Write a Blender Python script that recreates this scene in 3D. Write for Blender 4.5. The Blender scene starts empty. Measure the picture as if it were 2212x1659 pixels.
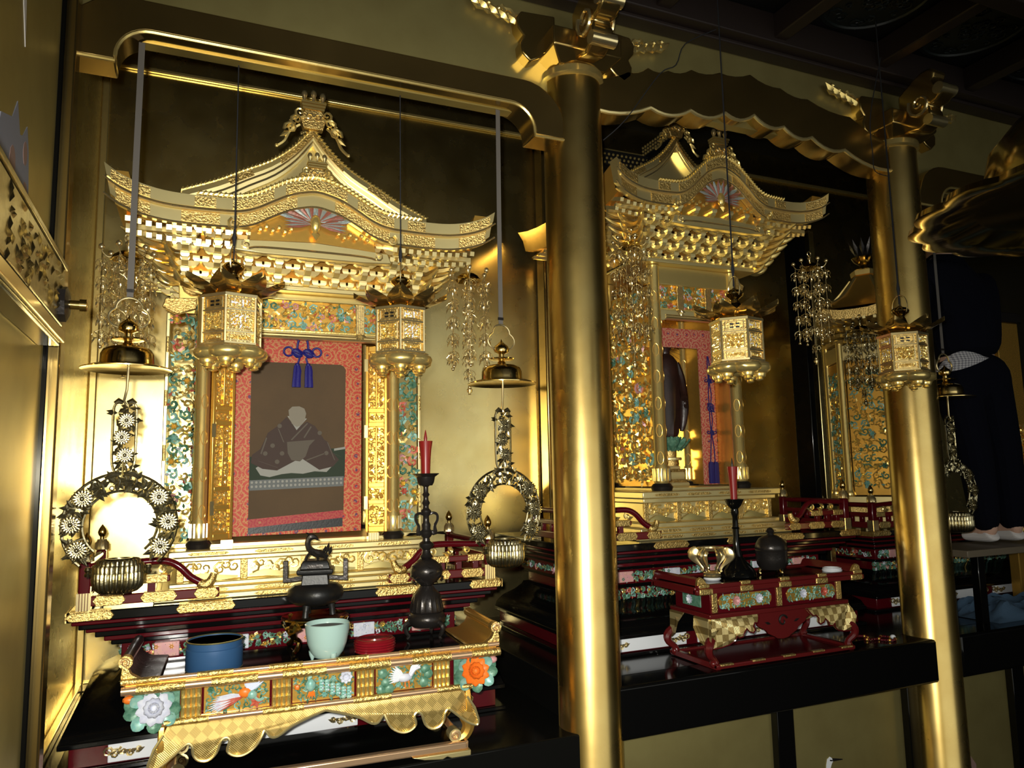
import bpy, bmesh, math, random
from math import sin, cos, pi, radians, sqrt, atan2
from mathutils import Vector as V, Matrix, Euler

sc = bpy.context.scene
COL = sc.collection
# ---------------------------------------------------------------- camera
cam = bpy.data.cameras.new('camera'); cam.lens = 26.2; cam.sensor_width = 36
cam.clip_start = .05
camo = bpy.data.objects.new('camera', cam); COL.objects.link(camo)
camo.location = (0, 0, 1.55)
camo.rotation_euler = (radians(96.863), radians(1.154), radians(-23.353))
sc.camera = camo
# ---------------------------------------------------------------- light
w = bpy.data.worlds.new('world'); sc.world = w; w.use_nodes = True
w.node_tree.nodes['Background'].inputs[0].default_value = (.95, .95, .86, 1)
w.node_tree.nodes['Background'].inputs[1].default_value = 1.0
fl = bpy.data.lights.new('flash', 'SPOT'); fl.energy = 350; fl.shadow_soft_size = .022; fl.color = (1, .97, .88)
fl.spot_size = radians(100); fl.spot_blend = 1
flo = bpy.data.objects.new('flash', fl); COL.objects.link(flo); flo.location = (-.05, -.01, 1.60)
flo.rotation_euler = (radians(87), 0, radians(-19))
vs = sc.view_settings; vs.view_transform = 'Standard'; vs.look = 'None'; vs.exposure = 0; vs.gamma = 1
vs.use_curve_mapping = False

# ---------------------------------------------------------------- mesh builder
class M:
    def __init__(s): s.v = []; s.f = []
    def add(s, vs, fs):
        o = len(s.v); s.v += [tuple(p) for p in vs]; s.f += [tuple(i+o for i in f) for f in fs]; return s
    def box(s, x0, x1, y0, y1, z0, z1):
        return s.add([(x0,y0,z0),(x1,y0,z0),(x1,y1,z0),(x0,y1,z0),(x0,y0,z1),(x1,y0,z1),(x1,y1,z1),(x0,y1,z1)],
              [(0,3,2,1),(4,5,6,7),(0,1,5,4),(1,2,6,5),(2,3,7,6),(3,0,4,7)])
    def cb(s, c, d): return s.box(c[0]-d[0]/2,c[0]+d[0]/2,c[1]-d[1]/2,c[1]+d[1]/2,c[2]-d[2]/2,c[2]+d[2]/2)
    def beam(s, a, b, w, h):                       # a square bar from a to b
        a, b = V(a), V(b); d = (b-a).normalized()
        up = V((0,0,1)) if abs(d.z) < .95 else V((0,1,0))
        sd = d.cross(up).normalized(); up = sd.cross(d)
        q = [(-1,-1),(1,-1),(1,1),(-1,1)]
        return s.loft([[p+sd*(i*w/2)+up*(j*h/2) for i, j in q] for p in (a, b)])
    def loft(s, rings, caps=True, closed=True, loop=False):
        o = len(s.v); n = len(rings[0]); m = len(rings)
        for r in rings: s.v += [tuple(p) for p in r]
        for k in range(m if loop else m-1):
            k2 = (k+1) % m
            for i in range(n if closed else n-1):
                j = (i+1) % n
                s.f.append((o+k*n+i, o+k*n+j, o+k2*n+j, o+k2*n+i))
        if caps and not loop:
            s.f.append(tuple(o+i for i in reversed(range(n)))); s.f.append(tuple(o+(m-1)*n+i for i in range(n)))
        return s
    def lathe(s, prof, seg=20, c=(0,0,0), flute=0, nf=0, caps=True, axis=None):
        rings = []
        ax = V(axis).normalized() if axis else V((0,0,1))
        q = V((0,0,1)).rotation_difference(ax)
        for r, z in prof:
            rr = []
            for i in range(seg):
                a = 2*pi*i/seg
                k = r*(1+flute*abs(cos(a*nf/2))) if nf else r
                rr.append(V(c)+q @ V((k*cos(a), k*sin(a), z)))
            rings.append(rr)
        return s.loft(rings, caps)
    def tube(s, pts, r, n=6, closed=False, flat=1):
        pts = [V(p) for p in pts]; m = len(pts); rs = r if isinstance(r, (list, tuple)) else [r]*m
        T = []
        for i in range(m):
            a = pts[(i-1) % m] if (closed or i > 0) else pts[i]; b = pts[(i+1) % m] if (closed or i < m-1) else pts[i]
            d = b-a; T.append(d.normalized() if d.length > 1e-9 else V((0,0,1)))
        nrm = T[0].orthogonal().normalized()
        rings = []
        for i in range(m):
            nrm = (nrm-T[i]*nrm.dot(T[i]));
            nrm = nrm.normalized() if nrm.length > 1e-6 else T[i].orthogonal().normalized()
            b = T[i].cross(nrm)
            rings.append([pts[i]+(nrm*cos(2*pi*k/n)*flat+b*sin(2*pi*k/n))*rs[i] for k in range(n)])
        return s.loft(rings, True, True, closed)
    def ball(s, c, r, seg=8, rings=5):
        r = r if isinstance(r, (list, tuple)) else (r, r, r)
        vs = [(c[0],c[1],c[2]-r[2])]
        for k in range(1, rings):
            t = -pi/2+pi*k/rings
            vs += [(c[0]+r[0]*cos(t)*cos(2*pi*i/seg), c[1]+r[1]*cos(t)*sin(2*pi*i/seg), c[2]+r[2]*sin(t)) for i in range(seg)]
        vs.append((c[0],c[1],c[2]+r[2])); fs = []
        for i in range(seg):
            j = (i+1) % seg; fs.append((0, 1+j, 1+i))
            for k in range(rings-2): a = 1+k*seg; fs.append((a+i, a+j, a+seg+j, a+seg+i))
            a = 1+(rings-2)*seg; fs.append((a+i, a+j, len(vs)-1))
        return s.add(vs, fs)
    def pr(s, poly, fr, d):                        # polygon (a,b) extruded 0..d through the frame fr(a,b,c)
        n = len(poly)
        return s.add([fr(a,b,0) for a, b in poly]+[fr(a,b,d) for a, b in poly],
            [tuple(reversed(range(n))), tuple(range(n, 2*n))]+[(i, (i+1) % n, n+(i+1) % n, n+i) for i in range(n)])
    def xz(s, poly, y0, y1): return s.pr(poly, lambda a, b, c: (a, y0+c, b), y1-y0)
    def yz(s, poly, x0, x1): return s.pr(poly, lambda a, b, c: (x0+c, a, b), x1-x0)
    def xy(s, poly, z0, z1): return s.pr(poly, lambda a, b, c: (a, b, z0+c), z1-z0)
    def grid(s, fn, nu, nv, th=0):
        P = [[V(fn(i/nu, j/nv)) for j in range(nv+1)] for i in range(nu+1)]
        o = len(s.v); n = nv+1
        for r in P: s.v += [tuple(p) for p in r]
        for i in range(nu):
            for j in range(nv): a = o+i*n+j; s.f.append((a, a+1, a+n+1, a+n))
        return s
    def leaf(s, c, d, n, L, W, T=None):            # a plump pointed leaf from c along d, facing n
        c, d, n = V(c), V(d).normalized(), V(n).normalized(); b = d.cross(n).normalized(); T = T or W*.35
        m = c+d*L*.45
        return s.add([c, c+d*L, m+b*W/2, m-b*W/2, m+n*T, m-n*T*.5],
            [(0,2,4),(2,1,4),(1,3,4),(3,0,4),(2,0,5),(1,2,5),(3,1,5),(0,3,5)])
    def petal(s, c, d, n, L, W, T=None, cup=.25):  # a rounded cupped petal from c along d, facing n
        c, d, n = V(c), V(d).normalized(), V(n).normalized(); b = d.cross(n).normalized(); n = b.cross(d); T = T or W*.16; rr = []
        for u, w in ((0,.30),(.25,.78),(.55,1),(.8,.78),(.93,.42),(1,.05)):
            p = c+d*L*u+n*(cup*L*u*u); h = W*.5*w
            rr.append([p+b*h+n*T*.9, p+b*h*.5+n*T*.2, p, p-b*h*.5+n*T*.2, p-b*h+n*T*.9, p-b*h*.5-n*T*.8, p-n*T, p+b*h*.5-n*T*.8])
        return s.loft(rr)
    def spiral(s, c, u, v, n, R, turns=1.4, r=.003, ph=0, sg=4, st=9):
        c, u, v, n = V(c), V(u), V(v), V(n); pts = []
        for i in range(st+1):
            t = i/st; a = ph+turns*2*pi*t; k = R*(1-.85*t); pts.append(c+u*(k*cos(a))+v*(k*sin(a))+n*(r*.8*t))
        return s.tube(pts, [r*(1-.5*i/st) for i in range(st+1)], sg)
    def xf(s, m): s.v = [tuple(m @ V(p)) for p in s.v]; return s
    def cp(s, o, m):                               # add another builder through a matrix
        return s.add([m @ V(p) for p in o.v], o.f)
    def mesh(s, name, smooth=40):
        me = bpy.data.meshes.new(name); me.from_pydata(s.v, [], s.f)
        b = bmesh.new(); b.from_mesh(me); bmesh.ops.recalc_face_normals(b, faces=b.faces); b.to_mesh(me); b.free()
        if smooth: me.shade_smooth(); me.set_sharp_from_angle(angle=radians(smooth))
        return me
    def obj(s, name, mt, par=None, w=False, bev=0, smooth=40):
        if w and par is not None: l = par.location; s.v = [(p[0]-l[0], p[1]-l[1], p[2]-l[2]) for p in s.v]
        return put(name, s.mesh(name, smooth), mt, par, bev)
def put(name, me, mt, par=None, bev=0):
    if mt is not None and not me.materials: me.materials.append(MT[mt] if isinstance(mt, str) else mt)
    o = bpy.data.objects.new(name, me); COL.objects.link(o)
    if par is not None: o.parent = par
    if bev:
        m = o.modifiers.new('bevel', 'BEVEL'); m.width = bev; m.segments = 2; m.limit_method = 'ANGLE'; m.angle_limit = radians(35)
    return o
def tag(o, label, cat, group=None):
    o['label'] = label; o['category'] = cat
    if group: o['group'] = group
    return o
def thing(name, label, cat, loc=(0,0,0), group=None, rz=0):
    o = bpy.data.objects.new(name, None); COL.objects.link(o); o.location = loc; o.rotation_euler = (0, 0, rz)
    o.empty_display_size = .05
    return tag(o, label, cat, group)
def struct(o, label=None):
    o['kind'] = 'structure'
    if label: o['label'] = label
    return o
def stuff(o): o['kind'] = 'stuff'; return o
def dup(root, loc, label, rz=0):
    r = root.copy(); COL.objects.link(r); r.location = loc; r.rotation_euler = (0, 0, rz); r['label'] = label
    for ch in list(root.children):
        c = ch.copy(); COL.objects.link(c); c.parent = r
        for g in ch.children: d = g.copy(); COL.objects.link(d); d.parent = c
    return r
def smooth_pts(P, k=3):                            # Catmull-Rom through the points
    P = [V(p) for p in P]; out = []
    for i in range(len(P)-1):
        a, b, c, d = P[max(i-1,0)], P[i], P[i+1], P[min(i+2,len(P)-1)]
        for j in range(k):
            t = j/k; out.append(.5*((2*b)+(c-a)*t+(2*a-5*b+4*c-d)*t*t+(3*b-a-3*c+d)*t**3))
    return out+[P[-1]]
def interp(tab, u):
    if u <= tab[0][0]: return tab[0][1]
    for (a, p), (b, q) in zip(tab, tab[1:]):
        if u <= b: t = (u-a)/(b-a); t = t*t*(3-2*t) if False else t; return p+(q-p)*t
    return tab[-1][1]
def curve_tab(tab, k=4): return [(p.x, p.y) for p in smooth_pts([(a, b, 0) for a, b in tab], k)]

# ---------------------------------------------------------------- materials
MT = {}
def nt(m): return m.node_tree.nodes, m.node_tree.links
def mat(name, col, met=0, rough=.5, bump=None, var=None, coat=0, spec=.5, rvar=0):
    m = bpy.data.materials.new(name); m.use_nodes = True; N, L = nt(m); b = N['Principled BSDF']
    b.inputs['Base Color'].default_value = (*col, 1); b.inputs['Metallic'].default_value = met
    b.inputs['Roughness'].default_value = rough; b.inputs['Coat Weight'].default_value = coat; b.inputs['Coat Roughness'].default_value = .06
    b.inputs['Specular IOR Level'].default_value = spec
    tc = N.new('ShaderNodeTexCoord')
    if var:                                        # (scale, second colour, amount)
        n = N.new('ShaderNodeTexNoise'); n.inputs['Scale'].default_value = var[0]; n.inputs['Detail'].default_value = 5
        L.new(tc.outputs['Object'], n.inputs['Vector'])
        r = N.new('ShaderNodeMapRange'); r.inputs[1].default_value = .35; r.inputs[2].default_value = .68; r.inputs[4].default_value = var[2]
        L.new(n.outputs['Fac'], r.inputs[0])
        x = N.new('ShaderNodeMix'); x.data_type = 'RGBA'; x.inputs[6].default_value = (*col, 1); x.inputs[7].default_value = (*var[1], 1)
        L.new(r.outputs[0], x.inputs[0]); L.new(x.outputs[2], b.inputs['Base Color'])
    if rvar:
        n = N.new('ShaderNodeTexNoise'); n.inputs['Scale'].default_value = 7; n.inputs['Detail'].default_value = 4
        L.new(tc.outputs['Object'], n.inputs['Vector'])
        r = N.new('ShaderNodeMapRange'); r.inputs[3].default_value = rough-rvar; r.inputs[4].default_value = rough+rvar
        L.new(n.outputs['Fac'], r.inputs[0]); L.new(r.outputs[0], b.inputs['Roughness'])
    if bump:                                       # (kind, scale, strength)
        if bump[0] == 'v':
            n = N.new('ShaderNodeTexVoronoi'); n.feature = 'F1'; n.inputs['Scale'].default_value = bump[1]; o = n.outputs['Distance']
        elif bump[0] == 'w':
            n = N.new('ShaderNodeTexWave'); n.inputs['Scale'].default_value = bump[1]; n.inputs['Distortion'].default_value = 6; n.inputs['Detail'].default_value = 2; n.inputs['Detail Scale'].default_value = 2; o = n.outputs['Fac']
        else:
            n = N.new('ShaderNodeTexNoise'); n.inputs['Scale'].default_value = bump[1]; n.inputs['Detail'].default_value = 4; o = n.outputs['Fac']
        L.new(tc.outputs['Object'], n.inputs['Vector'])
        k = N.new('ShaderNodeBump'); k.inputs['Strength'].default_value = bump[2]; k.inputs['Distance'].default_value = .004
        L.new(o, k.inputs['Height']); L.new(k.outputs[0], b.inputs['Normal'])
    MT[name] = m; return m
mat('gold_leaf', (.86,.72,.33), 1, .27, ('n', 6, .03), (5, (.74,.58,.22), .8), rvar=.06)
mat('gold_panel', (.54,.46,.18), .85, .42, None, (7, (.45,.37,.14), .8))
mat('gold_pillar', (.82,.61,.22), 1, .28, ('n', 5, .05), (6, (.68,.47,.15), .8), rvar=.05)
mat('gold', (.90,.69,.25), .85, .27, ('n', 30, .10))
mat('gold_plate', (.90,.75,.35), .85, .33, ('n', 14, .08))
mat('gold_deep', (.86,.50,.10), .80, .26, ('n', 25, .12))
mat('gold_engraved', (.84,.60,.21), .9, .30, ('n', 150, 1.0), (80, (.50,.33,.10), .9))
mat('gold_carved', (.90,.68,.22), .80, .28, ('n', 110, .25))
mat('gold_pink', (.88,.58,.34), .80, .26)
mat('brass', (.80,.60,.24), 1, .14)
mat('brass_light', (.92,.76,.40), .92, .22)
mat('antique', (.46,.41,.25), 1, .27, ('n', 160, .15), (40, (.30,.26,.15), .9))
mat('bronze', (.030,.026,.024), .6, .30, ('n', 80, .25))
mat('bronze_dark', (.010,.010,.010), .3, .42, ('n', 120, .15))
mat('beam_gold', (.52,.36,.12), .95, .2, ('n', 8, .03), (4, (.40,.27,.09), .8))
mat('black', (.003,.003,.003), 0, .10, coat=.0, spec=.28)
mat('black_floor', (.005,.005,.0045), 0, .14, ('n', 6, .02), spec=.35)
mat('maroon', (.075,.003,.006), 0, .14, spec=.4)
mat('maroon_warm', (.095,.008,.008), 0, .2, spec=.4)
mat('red_lacquer', (.20,.006,.012), 0, .20, coat=.5)
mat('red_wax', (.22,.010,.010), 0, .32)
mat('white', (.75,.78,.82), 0, .35)
mat('paper', (.62,.68,.86), 0, .7)
mat('ribbon', (.105,.094,.082), 0, .75)
mat('cord', (.008,.009,.013), 0, .8)
mat('blue_silk', (.009,.007,.15), 0, .55, ('n', 300, .3))
mat('navy_silk', (.010,.008,.11), 0, .6, ('n', 300, .3))
mat('tin_blue', (.03,.09,.21), .15, .38)
mat('tin_inside', (.30,.30,.14), .8, .3)
mat('celadon', (.36,.52,.48), 0, .16, coat=.5)
mat('green', (.05,.16,.10), .1, .4, ('n', 90, .3), (60, (.16,.32,.22), .9))
mat('teal', (.16,.40,.36), .1, .4, None, (60, (.36,.55,.45), .8))
mat('vermilion', (.52,.08,.04), .1, .4, None, (50, (.62,.22,.16), .8))
mat('orange', (.80,.19,.02), 0, .4)
mat('pink', (.62,.30,.34), .1, .4, None, (50, (.70,.40,.30), .8))
mat('lotus_white', (.66,.68,.74), 0, .4, None, (60, (.50,.52,.66), .8))
mat('feather_red', (.34,.10,.07), .2, .4, ('n', 120, .3), (70, (.22,.12,.08), .8))
mat('feather_blue', (.22,.29,.29), .2, .4, ('n', 120, .3), (70, (.36,.34,.28), .8))
mat('dark_wood', (.016,.008,.006), 0, .36, ('n', 60, .2), (10, (.045,.016,.012), .7))
mat('ceiling_wood', (.016,.009,.007), 0, .55)
mat('ceiling_dark', (.004,.004,.004), 0, .5)
mat('ceiling_relief', (.008,.013,.012), 0, .45)
mat('suit', (.0025,.003,.007), 0, .95, ('n', 400, .2), spec=.1)
mat('sock', (.62,.60,.60), 0, .9)
mat('skin', (.55,.34,.25), 0, .6)
mat('hair', (.01,.009,.009), 0, .6)
mat('blue_cloth', (.05,.10,.17), 0, .9, ('n', 120, .3))
mat('plank', (.13,.105,.07), 0, .6, ('n', 30, .2))
mat('portrait', (.075,.048,.025), 0, .9, ('n', 300, .2), (4, (.10,.062,.03), .8))
mat('robe', (.050,.032,.026), 0, .85)
mat('robe_line', (.095,.08,.062), 0, .85)
mat('pale_skin', (.20,.18,.14), 0, .85)
mat('pale_cloth', (.26,.26,.235), 0, .85)
mat('green_mat', (.022,.034,.020), 0, .85)
mat('border_grey', (.12,.13,.13), 0, .85)
mat('cloud_grey', (.20,.21,.27), 0, .7)
mat('cloud_pink', (.26,.16,.14), 0, .7)
mat('earth', (.02,.018,.012), 0, .9)
def brocade(name, base, ring, dark, scale):
    m = bpy.data.materials.new(name); m.use_nodes = True; N, L = nt(m); b = N['Principled BSDF']; b.inputs['Roughness'].default_value = .6
    tc = N.new('ShaderNodeTexCoord')
    vo = N.new('ShaderNodeTexVoronoi'); vo.inputs['Scale'].default_value = scale; vo.inputs['Randomness'].default_value = .15
    L.new(tc.outputs['Object'], vo.inputs['Vector'])
    mu = N.new('ShaderNodeMath'); mu.operation = 'MULTIPLY'; mu.inputs[1].default_value = 26; L.new(vo.outputs['Distance'], mu.inputs[0])
    si = N.new('ShaderNodeMath'); si.operation = 'SINE'; L.new(mu.outputs[0], si.inputs[0])
    cr = N.new('ShaderNodeValToRGB'); e = cr.color_ramp.elements
    e[0].position = .45; e[0].color = (*base, 1); e[1].position = .8; e[1].color = (*ring, 1)
    L.new(si.outputs[0], cr.inputs[0])
    n2 = N.new('ShaderNodeTexNoise'); n2.inputs['Scale'].default_value = scale*7; n2.inputs['Detail'].default_value = 1; L.new(tc.outputs['Object'], n2.inputs['Vector'])
    cr2 = N.new('ShaderNodeValToRGB'); e = cr2.color_ramp.elements; e[0].position = .52; e[0].color = (0,0,0,1); e[1].position = .60; e[1].color = (1,1,1,1)
    L.new(n2.outputs['Fac'], cr2.inputs[0])
    lt = N.new('ShaderNodeMath'); lt.operation = 'LESS_THAN'; lt.inputs[1].default_value = .13; L.new(vo.outputs['Distance'], lt.inputs[0])
    x1 = N.new('ShaderNodeMix'); x1.data_type = 'RGBA'; L.new(lt.outputs[0], x1.inputs[0]); L.new(cr.outputs[0], x1.inputs[6]); x1.inputs[7].default_value = (*dark, 1)
    x2 = N.new('ShaderNodeMix'); x2.data_type = 'RGBA'; L.new(cr2.outputs[0], x2.inputs[0]); L.new(x1.outputs[2], x2.inputs[6]); x2.inputs[7].default_value = (*ring, 1)
    L.new(x2.outputs[2], b.inputs['Base Color']); MT[name] = m
brocade('brocade', (.44,.034,.014), (.46,.19,.06), (.09,.02,.08), 17)
brocade('brocade_rose', (.42,.06,.05), (.50,.24,.14), (.10,.03,.10), 18)
brocade('red_band', (.30,.006,.018), (.34,.05,.03), (.34,.14,.05), 22)
def checker(name, c1, c2, scale, met, rough, rot=45, bump=.5):
    m = bpy.data.materials.new(name); m.use_nodes = True; N, L = nt(m); b = N['Principled BSDF']
    b.inputs['Metallic'].default_value = met; b.inputs['Roughness'].default_value = rough
    tc = N.new('ShaderNodeTexCoord'); mp = N.new('ShaderNodeMapping'); mp.inputs['Rotation'].default_value = (0, radians(rot), 0)
    mp.inputs['Location'].default_value = (.003, .0037, .003)
    L.new(tc.outputs['Object'], mp.inputs[0])
    sx = N.new('ShaderNodeSeparateXYZ'); L.new(mp.outputs[0], sx.inputs[0]); cx = N.new('ShaderNodeCombineXYZ')
    L.new(sx.outputs[0], cx.inputs[0]); L.new(sx.outputs[2], cx.inputs[1])
    ck = N.new('ShaderNodeTexChecker'); ck.inputs['Scale'].default_value = scale; ck.inputs[1].default_value = (*c1, 1); ck.inputs[2].default_value = (*c2, 1)
    L.new(cx.outputs[0], ck.inputs['Vector']); L.new(ck.outputs[0], b.inputs['Base Color'])
    wv = N.new('ShaderNodeTexWave'); wv.inputs['Scale'].default_value = scale*1.6; L.new(cx.outputs[0], wv.inputs['Vector'])
    k = N.new('ShaderNodeBump'); k.inputs['Strength'].default_value = bump; k.inputs['Distance'].default_value = .003; L.new(wv.outputs['Fac'], k.inputs['Height']); L.new(k.outputs[0], b.inputs['Normal'])
    MT[name] = m
checker('gold_lattice', (.80,.58,.20), (.58,.41,.13), 42, .8, .33)
checker('gold_check', (.74,.60,.27), (.30,.21,.07), 38, .7, .35, 0)
checker('shirt', (.55,.55,.58), (.22,.22,.26), 120, 0, .8)
# ================================================================ structure
random.seed(7)
struct(M().box(-.5, 5.66, -3.5, 4, -.06, 0).obj('floor', 'earth'))
FL, FM = .64, .775                                  # altar floor heights: left bay, middle bay
struct(M().box(-.43, 1.31, 2.425, 3.9, .0, FL).obj('floor', 'black_floor', bev=.006))
fm = struct(M().box(1.31, 5.6, 2.56, 3.9, .0, FM).obj('floor', 'black_floor', bev=.004))
# long black lacquer sill beam under the middle and right bays
for x0, x1 in ((1.31, 3.10), (3.25, 5.6)):
    o = struct(M().box(x0, x1, 2.415, 2.56, .59, FM+.003).obj('trim_1', 'black', bev=.012))
# painted gold panels below the sill, with black posts between
lower = struct(M().box(1.32, 5.6, 2.535, 2.559, 0, .60).obj('wall_lower', 'gold_panel'))
for x in (2.28, 3.03, 3.75, 4.5): struct(M().box(x-.045, x+.045, 2.50, 2.56, 0, .59).obj('trim_2', 'black', bev=.004))
def painting(poly, mt, y=2.534): M().xz(poly, y-.0012, y).obj('painted_bird', mt, lower)
painting([(2.49,.0),(2.50,.22),(2.512,.27),(2.515,.30),(2.522,.322),(2.537,.33),(2.549,.322),(2.553,.308),(2.545,.298),(2.538,.285),(2.53,.22),(2.53,.0)], 'white')
painting([(2.549,.322),(2.553,.308),(2.61,.306),(2.607,.310)], 'bronze')
painting([(2.536,.318),(2.552,.314),(2.551,.309),(2.536,.312)], 'bronze')
for x in (1.98, 2.045): painting([(x,.29),(x+.006,.34),(x+.012,.365),(x+.022,.33),(x+.026,.28),(x+.016,.2),(x+.005,.2)], 'cloud_grey')
painting([(1.72,.28),(1.75,.30),(1.80,.305),(1.85,.297),(1.88,.285),(1.9,.2),(1.72,.2)], 'cloud_pink')
painting([(3.33,.23),(3.36,.25),(3.385,.24),(3.40,.20),(3.44,.15),(3.40,.0),(3.30,.0)], 'cloud_pink')
# walls of the bays
struct(M().box(-.43, 5.6, 3.9, 3.96, 0, 3.75).obj('wall_back', 'gold_leaf'))
struct(M().box(-.50, -.43, 2.40, 3.96, 0, 3.75).obj('wall_left', 'gold_leaf'))
struct(M().box(5.6, 5.66, -3.5, 3.96, 0, 3.75).obj('wall_right', 'ceiling_dark'))
for z in (3.56,): struct(M().box(-.43, 5.6, 3.875, 3.9, z, z+.022).obj('trim_3', 'gold', bev=.006))
struct(M().box(-.43, -.395, 3.865, 3.9, FL, 3.56).obj('trim_4', 'gold', bev=.006))
struct(M().box(-.43, -.40, 2.5, 3.9, FL, FL+.035).obj('baseboard_left', 'gold', bev=.005))
struct(M().box(-.40, 1.3, 3.87, 3.9, FL, FL+.035).obj('baseboard_back', 'gold', bev=.005))
struct(M().box(-.43, -.40, 2.75, 2.80, FL, 2.52).obj('trim_5', 'gold_leaf', bev=.006))
rp = M().box(1.86, 1.94, 3.78, 3.88, FM, 3.56); tag(rp.obj('rear_post', 'beam_gold', bev=.008), 'square gilded rear post on the back wall seen left of the near round pillar', 'post')
rp = M().box(3.37, 3.415, 3.33, 3.46, FM, 3.0); tag(rp.obj('bay_gap_strip', 'black', bev=.004), 'tall narrow black strip standing in for a dark reflection between the middle shrine and the six-sided shrine', 'post')  # black bar stands in for the dark reflection of a gap
rp = M().box(3.45, 3.49, 3.33, 3.46, FM, 3.0); tag(rp.obj('bay_gap_strip', 'gold_leaf', bev=.004), 'tall narrow gilded post right beside the black reflection strip', 'post')
struct(M().box(-.5, 5.66, 2.47, 3.96, 3.75, 3.8).obj('ceiling', 'ceiling_dark'))
# left side wall near the camera: gold panels, black stile, brown post
lw = struct(M().box(-.44, -.37, -3.5, 2.33, 0, 3.75).obj('wall_left', 'gold_panel'))
struct(M().box(-.44, -.358, 2.33, 2.372, 0, 3.75).obj('trim_6', 'black', bev=.003))
struct(M().box(-.44, -.335, 2.372, 2.45, 0, 3.75).obj('trim_7', 'beam_gold', bev=.006))
def cloud(pts, mt, d=.0015): M().yz(pts, -.37, -.37+d).obj('painted_cloud', mt, lw)
cl = [(y+.10, z) for y, z in [(1.55,2.10),(1.62,2.30),(1.72,2.335),(1.76,2.39),(1.80,2.33),(1.83,2.34),(1.87,2.38),(1.90,2.33),(1.92,2.25),(1.93,2.16),(1.95,2.12),(1.55,2.05)]]
cloud(cl, 'cloud_grey')
for y, z, r in ((1.86,2.31,.022),(1.88,2.21,.03),(1.74,2.24,.03)):
    cloud([(y+.10+r*cos(a*pi/5), z+1.3*r*sin(a*pi/5)) for a in range(10)], 'cloud_pink', .0022)
cloud([(1.84,2.70),(1.86,2.62),(1.90,2.54),(1.885,2.64),(1.865,2.71)], 'sock')
# black lacquer tie beam with embossed gilt fitting on the left wall
tb = thing('tie_beam', 'black lacquered tie beam end with embossed gilt plate high on left wall', 'beam', (-.37,2.2,1.9))
M().box(-.3695, -.318, .8, 2.235, 1.905, 2.12).obj('beam', 'black', tb, True, .004)
g = M().box(-.3185, -.312, .8, 2.225, 1.955, 2.105)
g.obj('embossed_plate', 'antique', tb, True, .004)
g = M(); rnd = random.Random(3)
for i in range(90):
    y, z = rnd.uniform(1.55, 2.2), rnd.uniform(1.97, 2.09); a = rnd.uniform(0, 6.3)
    g.leaf((-.312,y,z), (0,cos(a),sin(a)), (1,0,0), .035, .016, .006)
stuff(g.obj('embossed_foliage', 'antique', tb, True))
M().box(-.3185, -.308, .8, 2.24, 1.915, 1.945).obj('edge_strip', 'brass_light', tb, True, .003)
M().box(-.3185, -.308, .8, 2.24, 2.108, 2.122).obj('edge_strip', 'antique', tb, True, .002)
nb = M().lathe([(.036,0),(.046,.006),(.046,.02),(.03,.026)], 8, (-.318,2.175,2.005), axis=(1,0,0)).obj('nail_cover', 'bronze', tb, True)
M().lathe([(.012,-.03),(.012,.045),(.016,.046),(.016,.062),(.010,.064)], 12, (-.315,2.175,2.005), axis=(1,0,0)).obj('pin', 'brass', tb, True)
# ---- carved beams above the bays
def arc(cx, cz, r, a0, a1, n=8): return [(cx+r*cos(radians(a0+(a1-a0)*i/n)), cz+r*sin(radians(a0+(a1-a0)*i/n))) for i in range(n+1)]
def bay_beam(x0, x1, nm, lip):
    il, ir = x0+.16, x1-.13
    bot = [(x0,2.822),(il,2.822),(il,2.836)]+arc(il+.10,2.836,.10,180,90)+arc(ir-.10,2.836,.10,90,0)+[(ir,2.822),(x1,2.822)]
    top = [(x1,2.86)]+arc(x1-.175,2.86,.175,0,90)+arc(x0+.20,2.845,.19,90,180)+[(x0,2.845)]
    o = struct(M().xz(bot+top, 2.42, 2.545).obj(nm, 'beam_gold', bev=.006))
    M().tube([(x, 2.422, z-.002) for x, z in bot], .0065, 6).obj('lip', 'gold', o)
    return o
bay_beam(-.40, 1.30, 'trim_8', 1)
bay_beam(3.24, 5.2, 'trim_9', 1)
bx0 = [(1.40,2.985),(1.702,3.032),(1.904,3.057),(2.087,3.079),(2.245,3.097),(2.412,3.072),(2.577,3.05),(2.777,3.022),(3.10,2.97)]
def scallop(P, sag, n=6):
    out = [P[0]]
    for (a, b), (c, d) in zip(P, P[1:]):
        for i in range(1, n+1):
            t = i/n; out.append((a+(c-a)*t, b+(d-b)*t-sag*4*t*(1-t)))
    return out
bo = scallop(bx0, .028)
tp0 = [(1.40,3.10),(1.60,3.17),(1.70,3.207),(1.80,3.215),(1.92,3.244),(2.07,3.262),(2.24,3.288),(2.41,3.257),(2.57,3.235),(2.83,3.196),(3.10,3.10)]
tpp = scallop(tp0, .014, 4)
so = struct(M().xz(bo+list(reversed(tpp)), 2.43, 2.545).obj('trim_10', 'beam_gold', bev=.004))
M().tube([(x, 2.431, z) for x, z in bo], .008, 6).obj('lip', 'gold_plate', so)
# plain gold panels above the beams
for x0, x1, z0 in ((-.43, 1.33, 2.93), (1.33, 3.17, 3.06), (3.17, 5.6, 2.93)):
    struct(M().box(x0, x1, 2.485, 2.53, z0, 3.75).obj('wall_upper', 'gold_panel'))
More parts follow.
